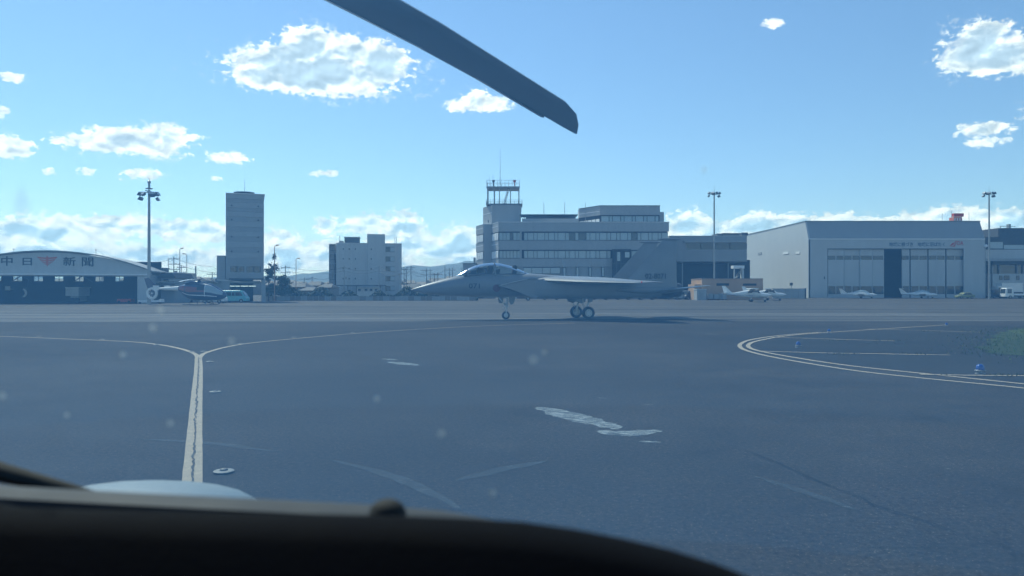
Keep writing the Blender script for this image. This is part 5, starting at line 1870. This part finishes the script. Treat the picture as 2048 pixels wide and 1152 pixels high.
# ================================================================= helicopter on the left apron
M_NAVY = mat("navy_paint", (0.035, 0.055, 0.11), 0.35, var=.05, coat=.3)
M_HRED = mat("red_stripe_paint", (0.24, 0.06, 0.065), 0.35, var=.05, coat=.3)
M_HWH = mat("white_aircraft_paint", (0.75, 0.76, 0.76), 0.3, var=.04, coat=.3)
heli = thing("helicopter", "red white and navy helicopter with shrouded tail rotor parked before the sheds", "helicopter", (X(300, 100), 100.6, 0), R(-8))


def hsec(x, hw, zt, zb, e=2.3, n=22, k=0.0):
    out = []
    for j in range(n):
        a = 2 * PI * j / n
        c, q = math.cos(a), math.sin(a)
        out.append(Vector((x, (hw + k) * math.copysign(abs(c) ** (2 / e), c), (zt + zb) / 2 + ((zt - zb) / 2 + k) * math.copysign(abs(q) ** (2 / e), q))))
    return out


HS = [(3.9, .30, 2.52, 1.85), (4.5, .52, 2.70, 1.35), (5.1, .72, 2.83, .95), (5.8, .80, 2.92, .68), (6.8, .82, 2.98, .60), (7.8, .82, 2.94, .58), (8.7, .78, 2.74, .58), (9.4, .70, 2.40, .62), (10.0, .55, 2.02, .76), (10.4, .36, 1.72, .95), (10.62, .12, 1.45, 1.15)]


def band(name, m, lo, hi, x0, x1, k):
    """strip of the hull skin between two ring fractions, slightly proud of it"""
    def at(x):
        for a, b in zip(HS[:-1], HS[1:]):
            if a[0] <= x <= b[0]:
                t_ = (x - a[0]) / (b[0] - a[0])
                return [a[i] * (1 - t_) + b[i] * t_ for i in range(4)]
        return HS[-1]
    for sg in (1, -1):
        rings = []
        N = 9
        for q in range(N + 1):
            x = x0 + (x1 - x0) * q / N
            _, hw, zt, zb = at(x)
            r_ = []
            for f in range(6):
                a = lo(q / N) + (hi(q / N) - lo(q / N)) * f / 5
                c, s_ = math.cos(a), math.sin(a)
                r_.append(Vector((x, sg * (hw + k) * abs(c) ** (2 / 2.3), (zt + zb) / 2 + ((zt - zb) / 2 + k) * math.copysign(abs(s_) ** (2 / 2.3), s_))))
            rings.append(r_)
        MB().loft(rings, cap=False, close=False).build(name, m, heli, local=True, smooth=70, outward=False)


MB().loft([hsec(*a) for a in HS]).build("hull", M_NAVY, heli, local=True, smooth=60)
band("red_flash", M_HRED, lambda t: -.1 + .1 * t, lambda t: .75 - .45 * t, 4.0, 8.0, .012)
band("lower_stripe", M_HWH, lambda t: -.42, lambda t: -.3, 4.6, 9.6, .014)
band("door_window", M_CLEAR if False else M_GLASSD, lambda t: .12, lambda t: .72, 6.9, 7.9, .016)
band("cockpit_window", M_GLASS, lambda t: .0, lambda t: .85, 8.0, 10.3, .014)
band("roof_arc", M_HWH, lambda t: 1.12 - .3 * t, lambda t: 1.32 - .42 * t, 5.0, 10.35, .02)
band("door_post", M_HWH, lambda t: -.5, lambda t: 1.0, 7.93, 8.02, .02)
MB().loft([hsec(0.1, .10, 2.28, 2.05, 2, 14), hsec(2.2, .17, 2.38, 1.98, 2, 14), hsec(4.1, .32, 2.55, 1.85, 2, 14)]).build("tail_boom", M_HWH, heli, local=True, smooth=60)
MB().slab([(-1.15, 3.55), (-.5, 3.65), (.95, 2.2), (.2, 2.05), (-.7, 2.3)], -.06, .06, axis=1).build("tail_fin", M_NAVY, heli, local=True, bevel=.02)
MB().lathe([(.52, -.14), (.60, -.16), (.80, -.10), (.82, 0), (.80, .10), (.60, .16), (.52, .14), (.52, -.14)], (0, 0, 1.55), 'y', 28, cap=False).lathe([(0, -.12), (.12, -.1), (.12, .1), (0, .12)], (0, 0, 1.55), 'y', 12).build("tail_rotor_shroud", M_HWH, heli, local=True, smooth=40)
for k in range(8):
    a = 2 * PI * k / 8 + .2
    MB().tube([(.1 * math.cos(a), 0, 1.55 + .1 * math.sin(a)), (.53 * math.cos(a), 0, 1.55 + .53 * math.sin(a))], .045, 5).build("tail_rotor_blade", M_ROOFD, heli, local=True)
MB().slab([(-.2, .72), (.1, .66), (.0, .5), (-.1, .5)], -.04, .04, axis=1).build("tail_bumper", M_HWH, heli, local=True)
MB().box(1.0, 1.7, -1.25, 1.25, 2.12, 2.17).build("stabiliser", M_HWH, heli, local=True)
for s_ in (1, -1):
    MB().box(.95, 1.8, s_ * 1.25 - .02, s_ * 1.25 + .02, 1.95, 2.6).build("end_plate", M_HWH, heli, local=True)
MB().loft([hsec(4.9, .35, 3.0, 2.7), hsec(5.6, .5, 3.22, 2.7), hsec(7.0, .5, 3.22, 2.7), hsec(7.9, .3, 3.0, 2.75)]).build("engine_cowl", M_NAVY, heli, local=True, smooth=50)
MB().lathe([(.0, 3.1), (.11, 3.1), (.11, 3.35), (.32, 3.38), (.32, 3.46), (.14, 3.52), (0, 3.56)], (6.75, 0, 0), 'z', 16).build("rotor_hub", M_FRAME, heli, local=True, smooth=40)
for k, a in enumerate((.12, .12 + PI / 2, .12 + PI, .12 + 1.5 * PI)):
    q = Vector((math.cos(a), math.sin(a), 0))
    w_ = Vector((-q.y, q.x, 0)) * .15
    rr = []
    for t_ in (.3, 1.2, 3, 4.6, 5.6):
        c_ = Vector((6.75, 0, 3.43 - .012 * t_ * t_)) + q * t_
        rr.append([c_ - w_ + Vector((0, 0, -.012)), c_ + w_ + Vector((0, 0, -.012)), c_ + w_ + Vector((0, 0, .012)), c_ - w_ + Vector((0, 0, .012))])
    MB().loft(rr).build("main_rotor_blade", M_HWH, heli, local=True)
for s_ in (1, -1):
    MB().tube([(5.0, s_ * 1.0, .1), (5.4, s_ * 1.0, .06), (8.6, s_ * 1.0, .06), (9.0, s_ * 1.0, .14), (9.2, s_ * 1.0, .3)], .05, 8).build("skid", M_FRAME, heli, local=True, smooth=40)
for x in (6.0, 8.2):
    MB().tube([(x, -1.0, .08), (x, -.8, .5), (x, 0, .68), (x, .8, .5), (x, 1.0, .08)], .05, 8).build("skid_strut", M_FRAME, heli, local=True, smooth=40)


# dark helicopter nose inside the arched hangar
h2 = copy_thing(heli, (X(40, 115), 115.5, 0), R(176), "second helicopter standing inside the left end of the arched hangar")

# ================================================================= light aircraft


def light_aircraft(name, label, high, loc, rz, m_stripe, group=None):
    t = thing(name, label, "light aircraft", loc, rz, group)
    fz = 1.15 if high else .95
    st = [(-4.3, .08, fz + .28, fz + .05), (-2.6, .22, fz + .42, fz - .1), (-1.0, .45, fz + (.75 if high else .6), fz - .35), (0.2, .55, fz + (.95 if high else .85), fz - .45), (1.0, .55, fz + (.9 if high else .7), fz - .45), (1.7, .5, fz + .35, fz - .42), (2.6, .42, fz + .28, fz - .35), (3.1, .25, fz + .12, fz - .2)]
    MB().loft([hsec(a, b, c_, d, 2.6, 18) for a, b, c_, d in st]).build("fuselage", M_HWH, t, local=True, smooth=60)
    MB().loft([hsec(a, b + .008, c_, d, 2.6, 18) for a, b, c_, d in [(-4.2, .085, fz + .16, fz + .06), (-2.6, .22, fz + .06, fz - .06), (0, .55, fz + .0, fz - .14), (2.6, .42, fz - .02, fz - .12)]]).build("stripe", m_stripe, t, local=True, smooth=60)
    if high:
        for s_ in (1, -1):
            MB().slab([(-.6, fz + .35), (1.5, fz + .32), (1.1, fz + .85), (-.3, fz + .85)], s_ * .50 - .03, s_ * .50 + .05, axis=1).build("cabin_window", M_GLASSD, t, local=True)
        wz, wd = fz + .98, .10
    else:
        MB().loft([hsec(-1.6, .2, fz + .62, fz + .35), hsec(-.9, .42, fz + .9, fz + .3), (hsec(0.1, .5, fz + 1.08, fz + .3)), hsec(1.0, .48, fz + .92, fz + .3), hsec(1.75, .3, fz + .5, fz + .25)]).build("bubble_canopy", M_GLASS, t, local=True, smooth=60)
        wz, wd = fz - .25, .45
    for s_ in (1, -1):
        rr = []
        for y, x0, ch, z in ((.3, .95, 1.5, wz), (3.0, .9, 1.4, wz + wd * .45), (5.4, .7, 1.0, wz + wd)):
            rr.append([Vector((x0 - ch * (.5 - .5 * math.cos(2 * PI * k / 12)), s_ * y, z + .09 * ch * math.sin(2 * PI * k / 12))) for k in range(12)])
        MB().loft(rr).build("wing", M_HWH, t, local=True, smooth=50)
        if high:
            MB().tube([(.3, s_ * .5, fz - .35), (.3, s_ * 2.6, wz + .03)], .04, 6).build("wing_strut", M_HWH, t, local=True)
        g = MB().tube([(.0, s_ * .45, fz - .35), (.0, s_ * 1.25, .25)], .045, 6).build("main_gear_leg", M_HWH, t, local=True)
        MB().lathe([(0, -.07), (.2, -.08), (.24, 0), (.2, .08), (0, .12)], (0, s_ * 1.3, .24), 'y', 14).build("wheel", M_RUBBER, g, local=True, smooth=40)
    g = MB().tube([(2.2, 0, fz - .3), (2.25, 0, .2)], .04, 6).build("nose_gear_leg", M_HWH, t, local=True)
    MB().lathe([(0, -.06), (.16, -.07), (.2, 0), (.16, .07), (0, .06)], (2.25, 0, .2), 'y', 14).build("wheel", M_RUBBER, g, local=True, smooth=40)
    th = fz + (1.55 if high else 1.4)
    MB().slab([(-4.75, th), (-4.2, th), (-3.0, fz + .35), (-4.3, fz + .1)], -.05, .05, axis=1).build("tail_fin", M_HWH, t, local=True)
    hz = fz + .3 if high else th
    MB().slab([(-4.7, -1.5), (-4.1, -1.6), (-3.7, 0), (-4.1, 1.6), (-4.7, 1.5)], hz, hz + .05, axis=2).build("tailplane", M_HWH, t, local=True)
    MB().lathe([(.0, .35), (.1, .2), (.16, 0), (0, 0)], (3.1, 0, fz - .04), 'x', 12).build("spinner", M_HWH, t, local=True, smooth=40)
    for k in (1, -1):
        MB().slab([(k * .05, fz - .04 - .05), (k * .9, fz - .04 - .03), (k * .9, fz - .04 + .03), (k * .05, fz - .04 + .06)], 3.2, 3.23, axis=0).build("propeller_blade", M_FRAME, t, local=True)
    return t


M_BLUES = mat("blue_stripe_paint", (0.03, 0.12, 0.3), 0.35)
M_GREYS = mat("pale_grey_stripe", (0.5, 0.52, 0.54), 0.35)
G1 = "light aircraft parked on the right apron"
c1 = light_aircraft("high_wing_aircraft", "nearer high wing light aircraft with a blue stripe before the brown block", True, (X(1502, 126), 126, 0), R(-12), M_BLUES, G1)
copy_thing(c1, (X(1535, 144), 144, 0), R(-20), "farther high wing light aircraft half hidden behind the blue striped one")
c2 = light_aircraft("low_wing_aircraft", "left one of two low wing tee tailed aircraft before the white hangar doors", False, (X(1722, 176), 176, 0), R(-28), M_GREYS, G1)
copy_thing(c2, (X(1843, 177), 177, 0), R(-28), "right one of two low wing tee tailed aircraft before the white hangar doors")


# ================================================================= vehicles
def vehicle(name, label, cat, px, d, L, W, H, paint, rz=0.0, style="car", group=None):
    t = thing(name, label, cat, (X(px, d), d, 0), rz, group)
    l = L / 2
    if style == "van":
        prof = [(-l, .3), (l, .3), (l, .8), (l - .25, 1.05), (l - .75, H - .15), (l - 1.0, H), (-l + .15, H), (-l, H - .3)]
        wins = [[(l - .55, 1.1), (l - .95, H - .28), (l - 1.7, H - .28), (l - 1.7, 1.1)], [(l - 1.8, 1.1), (l - 1.8, H - .28), (-.2, H - .28), (-.2, 1.1)], [(-.3, 1.1), (-.3, H - .28), (-l + .3, H - .28), (-l + .3, 1.1)]]
        ws = [(l - .22, 1.08), (l - .72, H - .17)]
    elif style == "truck":
        prof = [(l - 1.9, .45), (l, .45), (l, 1.1), (l - .2, H - .3), (l - .4, H - .1), (l - 1.9, H - .1)]
        wins = [[(l - .45, 1.25), (l - .6, H - .35), (l - 1.4, H - .35), (l - 1.4, 1.25)]]
        ws = [(l - .02, 1.2), (l - .2, H - .34)]
    else:
        prof = [(-l, .3), (l, .3), (l, .68), (l - .9, .88), (l - 1.6, H - .05), (-.9, H), (-l + .55, .95), (-l, .9)]
        wins = [[(l - 1.15, .9), (l - 1.7, H - .14), (-.15, H - .12), (-.15, .9)], [(-.25, .9), (-.25, H - .12), (-.95, H - .12), (-l + .8, .95)]]
        ws = [(l - .95, .9), (l - 1.6, H - .08)]
    rings = []
    for f, yy in ((.90, -W / 2), (1.0, -W / 2 + .12), (1.0, W / 2 - .12), (.90, W / 2)):
        rings.append([Vector((x * (1 if f == 1 else .985), yy * (1 if z < 1 else .94), z if f == 1 else .3 + (z - .3) * .97)) for x, z in prof])
    MB().loft(rings).build("body", paint, t, local=True, bevel=.03)
    for s_ in (1, -1):
        for wv in wins:
            MB().slab(wv, s_ * W / 2 - (.02 if s_ > 0 else -.02) * 1.0 - .0, s_ * (W / 2 + .012), axis=1).build("side_window", M_GLASSD, t, local=True)
    (xa_, za_), (xb_, zb_) = ws
    MB().add([(xa_ + .03, -W * .42, za_), (xa_ + .03, W * .42, za_), (xb_ + .03, W * .38, zb_), (xb_ + .03, -W * .38, zb_)], [(0, 1, 2, 3)]).build("windscreen", M_GLASSD, t, local=True, outward=False)
    if style == "truck":
        MB().box(-l, l - 2.0, -W / 2, W / 2, .75, 1.15).build("cargo_bed", M_WHITE, t, local=True)
        MB().box(-l, l - .3, -.4, .4, .45, .74).build("chassis", M_FRAME, t, local=True)
    wr = .38 if style == "truck" else .31
    for x in (-l * .6, l * .62):
        for s_ in (1, -1):
            w_ = MB().lathe([(0, -.1), (wr * .6, -.11), (wr, -.08), (wr, .08), (wr * .6, .11), (0, .1)], (x, s_ * (W / 2 - .08), wr), 'y', 16).build("wheel", M_RUBBER, t, local=True, smooth=40)
            MB().lathe([(0, -.01), (wr * .55, -.01), (wr * .5, .015), (0, .02)] if s_ > 0 else [(0, .01), (wr * .55, .01), (wr * .5, -.015), (0, -.02)], (x, s_ * (W / 2 + .03), wr), 'y', 12).build("hubcap", M_POLE, w_, local=True)
    for s_ in (1, -1):
        MB().box(l - .02, l + .02, s_ * W * .36 - .13, s_ * W * .36 + .13, .62, .75).build("headlight", M_LAMPG, t, local=True)
        MB().box(-l - .02, -l + .02, s_ * W * .38 - .08, s_ * W * .38 + .08, .7, .85).build("tail_light", M_RED, t, local=True)
    return t


M_TEAL = mat("teal_car_paint", (0.10, 0.42, 0.45), 0.3, var=.04, coat=.4)
M_CWH = mat("white_car_paint", (0.7, 0.71, 0.71), 0.3, var=.04, coat=.4)
M_CDK = mat("dark_car_paint", (0.03, 0.035, 0.045), 0.3, var=.04, coat=.4)
M_CYEL = mat("yellow_green_car_paint", (0.24, 0.26, 0.12), 0.35, var=.04, coat=.4)
M_CSIL = mat("silver_car_paint", (0.4, 0.42, 0.44), 0.3, metal=.4, var=.04, coat=.3)
G2 = "vehicles parked along the back of the apron"
vehicle("van", "teal minibus parked at the tower block's garage door", "van", 470, 118, 4.1, 1.7, 1.95, M_TEAL, 0, "van", G2)
vehicle("van", "white van half hidden behind the helicopter's nose", "van", 428, 113, 3.6, 1.7, 1.9, M_CWH, 0, "van", G2)
vehicle("truck", "white flatbed truck seen under the jet's forward belly", "truck", 1040, 142, 5.0, 1.9, 2.0, M_CWH, PI, "truck", G2)
vehicle("car", "dark car just left of the jet's main wheels", "car", 1101, 152, 4.0, 1.7, 1.4, M_CDK, 0, "car", G2)
vehicle("car", "dark car just right of the jet's main wheels", "car", 1200, 156, 3.8, 1.7, 1.45, M_CDK, PI, "car", G2)
vehicle("car", "pale green car seen under the jet's wing", "car", 1224, 154, 4.0, 1.7, 1.4, M_CYEL, PI, "car", G2)
vehicle("car", "silver car, left one of the pair under the jet's tail", "car", 1268, 154, 4.0, 1.7, 1.4, M_CSIL, 0, "car", G2)
vehicle("car", "dark car, right one of the pair under the jet's tail", "car", 1293, 153, 3.8, 1.7, 1.4, M_CDK, 0, "car", G2)
vehicle("car", "white car, left end of the cluster before the middle hangar", "car", 1345, 158, 4.0, 1.7, 1.5, M_CWH, R(15), "car", G2)
vehicle("van", "silver van in the middle of the cluster before the middle hangar", "van", 1364, 157, 4.0, 1.7, 1.9, M_CSIL, 0, "van", G2)
vehicle("van", "dark van, right end of the cluster before the middle hangar", "van", 1383, 155, 3.4, 1.6, 1.9, M_CDK, R(190), "van", G2)
vehicle("car", "yellowish car at the right foot of the white hangar's doors", "car", 1929, 174, 4.0, 1.7, 1.45, M_CYEL, PI, "car", G2)
vehicle("truck", "white catering truck at the far right edge", "truck", 2030, 174, 5.8, 2.2, 2.6, M_CWH, PI, "truck", G2)
vehicle("van", "dark ground service van left of the catering truck", "van", 1995, 178, 4.2, 1.8, 2.1, M_CDK, PI, "van", G2)
t = thing("lift_body_truck", "tall white box body truck parked in front of the passenger building", "truck", base(2024, 184))
part("cargo_box", M_CWH, t, (2004, 2046, 566, 584, 184, 186.4))
part("cab", M_CWH, t, (1996, 2003.8, 573, 590, 184.1, 186.3))
part("windscreen", M_GLASSD, t, (1997, 2002, 575, 581, 184.0, 184.09))
part("chassis", M_FRAME, t, (1997, 2046, 584.1, 592, 184.3, 186.1))
for px in (2002, 2012, 2040):
    MB().lathe([(0, -.15), (.45, -.15), (.45, .15), (0, .15)], (X(px, 184), 184.2, .45), 'y', 16).build("wheel", M_RUBBER, t)
# barriers and cones along the hangar fronts
rnd = random.Random(5)
for i, (px, d, w_) in enumerate(((1420, 149, 1.0), (1432, 149, .9), (1441, 149, .7), (1448, 148.5, .8))):
    t = thing("equipment_box", ("leftmost small ground equipment box before the brown block", "second small ground equipment box from the pale cabin before the brown block", "narrow ground equipment box, third from the pale cabin before the brown block", "rightmost small ground equipment box before the brown block, nearest the parked aircraft")[i], "box", (X(px, d), d, 0), 0, "ground equipment boxes before the brown block")
    MB().box(-w_ / 2, w_ / 2, -.4, .4, .25, 1.3 - .15 * (i % 2)).build("cabinet", M_WALLT if i % 2 else M_WALLG, t, local=True, bevel=.03)
    for q in (-1, 1):
        MB().lathe([(0, -.05), (.12, -.05), (.12, .05), (0, .05)], (q * w_ * .35, -.3, .12), 'y', 10).build("wheel", M_RUBBER, t, local=True)

# ================================================================= taxiway lights
M_BLUEG = bpy.data.materials.new("blue_lamp_glass")
M_BLUEG.use_nodes = True
bb = M_BLUEG.node_tree.nodes["Principled BSDF"]
bb.inputs['Base Color'].default_value = (0.02, 0.07, 0.32, 1)
bb.inputs['Roughness'].default_value = 0.15
bb.inputs['Coat Weight'].default_value = 0.5
for px, py, s_, lab in ((1960, 748, .92, "biggest blue edge light, nearest on the pavement island"), (1596.5, 695, .8, "blue edge light inside the tip of the double yellow lines"),
                        (1658, 666, .75, "small blue edge light beside the upper yellow line"), (1893, 652.5, .75, "farthest blue edge light where the upper yellow line ends")):
    p = G(px, py)
    t = thing("taxiway_edge_light", lab, "taxiway light", p, 0, "blue taxiway edge lights")
    MB().lathe([(0, .0), (.11, .0), (.11, .02), (.03, .03), (.03, .085), (.0, .085)], (0, 0, 0), 'z', 16).build("stake", M_POLE, t, local=True)
    MB().lathe([(0, .08 * s_), (.125 * s_, .08 * s_), (.13 * s_, .10 * s_), (.10 * s_, .115 * s_), (0, .115 * s_)], (0, 0, 0), 'z', 20).build("collar", M_POLE, t, local=True, smooth=40)
    MB().lathe([(.098 * s_, .115 * s_), (.10 * s_, .16 * s_), (.088 * s_, .215 * s_), (.055 * s_, .25 * s_), (.0, .262 * s_)], (0, 0, 0), 'z', 20).build("dome", M_BLUEG, t, local=True, smooth=60)
M_FLUSH = mat("worn_steel", (0.17, 0.18, 0.185), 0.7, metal=.1, var=.2, scale=20)
for i, (px, py, lab) in enumerate(((448, 945, "nearest flush light disc just right of the yellow stem line"), (431, 785, "flush light disc right of the yellow stem, second from the viewer"), (420, 724.5, "flush light disc just right of the yellow fork's foot"),
                    (383, 704.5, "left one of two flush lights between the fork's arms"), (407, 704, "right one of two flush lights between the fork's arms"), (313, 690.5, "flush light on the left branch line nearest the fork"),
                    (205, 680, "flush light halfway along the left branch line"), (78, 673.5, "flush light farthest left on the left branch line"), (482, 688.5, "flush light on the right branch line nearest the fork"),
                    (588, 675.5, "second flush light along the right branch line"), (706, 666, "third flush light along the right branch line"), (835, 659, "fourth flush light along the right branch line"), (970, 652.5, "farthest flush light on the right branch line below the jet's nose wheel"))):
    p = G(px, py, 0.02)
    t = thing("flush_taxiway_light", lab, "taxiway light", p, 0, "flush centreline lights")
    MB().lathe([(0, 0), (.11, 0), (.10, .005), (.07, .008), (0, .008)], (0, 0, 0), 'z', 24).build("steel_disc", M_FLUSH, t, local=True, smooth=30)
    MB().lathe([(0, .01), (.045, .012), (.04, .022), (.02, .028), (0, .03)], (0, .0, 0), 'z', 16).build("prism_lens", M_FRAME, t, local=True, smooth=30)


# ================================================================= air
M_HAZE = bpy.data.materials.new("haze_air")
M_HAZE.use_nodes = True
M_HAZE.node_tree.nodes.clear()
pv = M_HAZE.node_tree.nodes.new('ShaderNodeVolumePrincipled')
pv.inputs['Color'].default_value = (0.55, 0.78, 1.0, 1)
pv.inputs['Density'].default_value = 0.00010
pv.inputs['Anisotropy'].default_value = 0.2
ho = M_HAZE.node_tree.nodes.new('ShaderNodeOutputMaterial')
M_HAZE.node_tree.links.new(pv.outputs[0], ho.inputs['Volume'])
kind(MB().box(-6900, 6900, -250, 7400, -1.1, 260).build("haze", M_HAZE), 'stuff', "pale blue haze that softens the far hills")
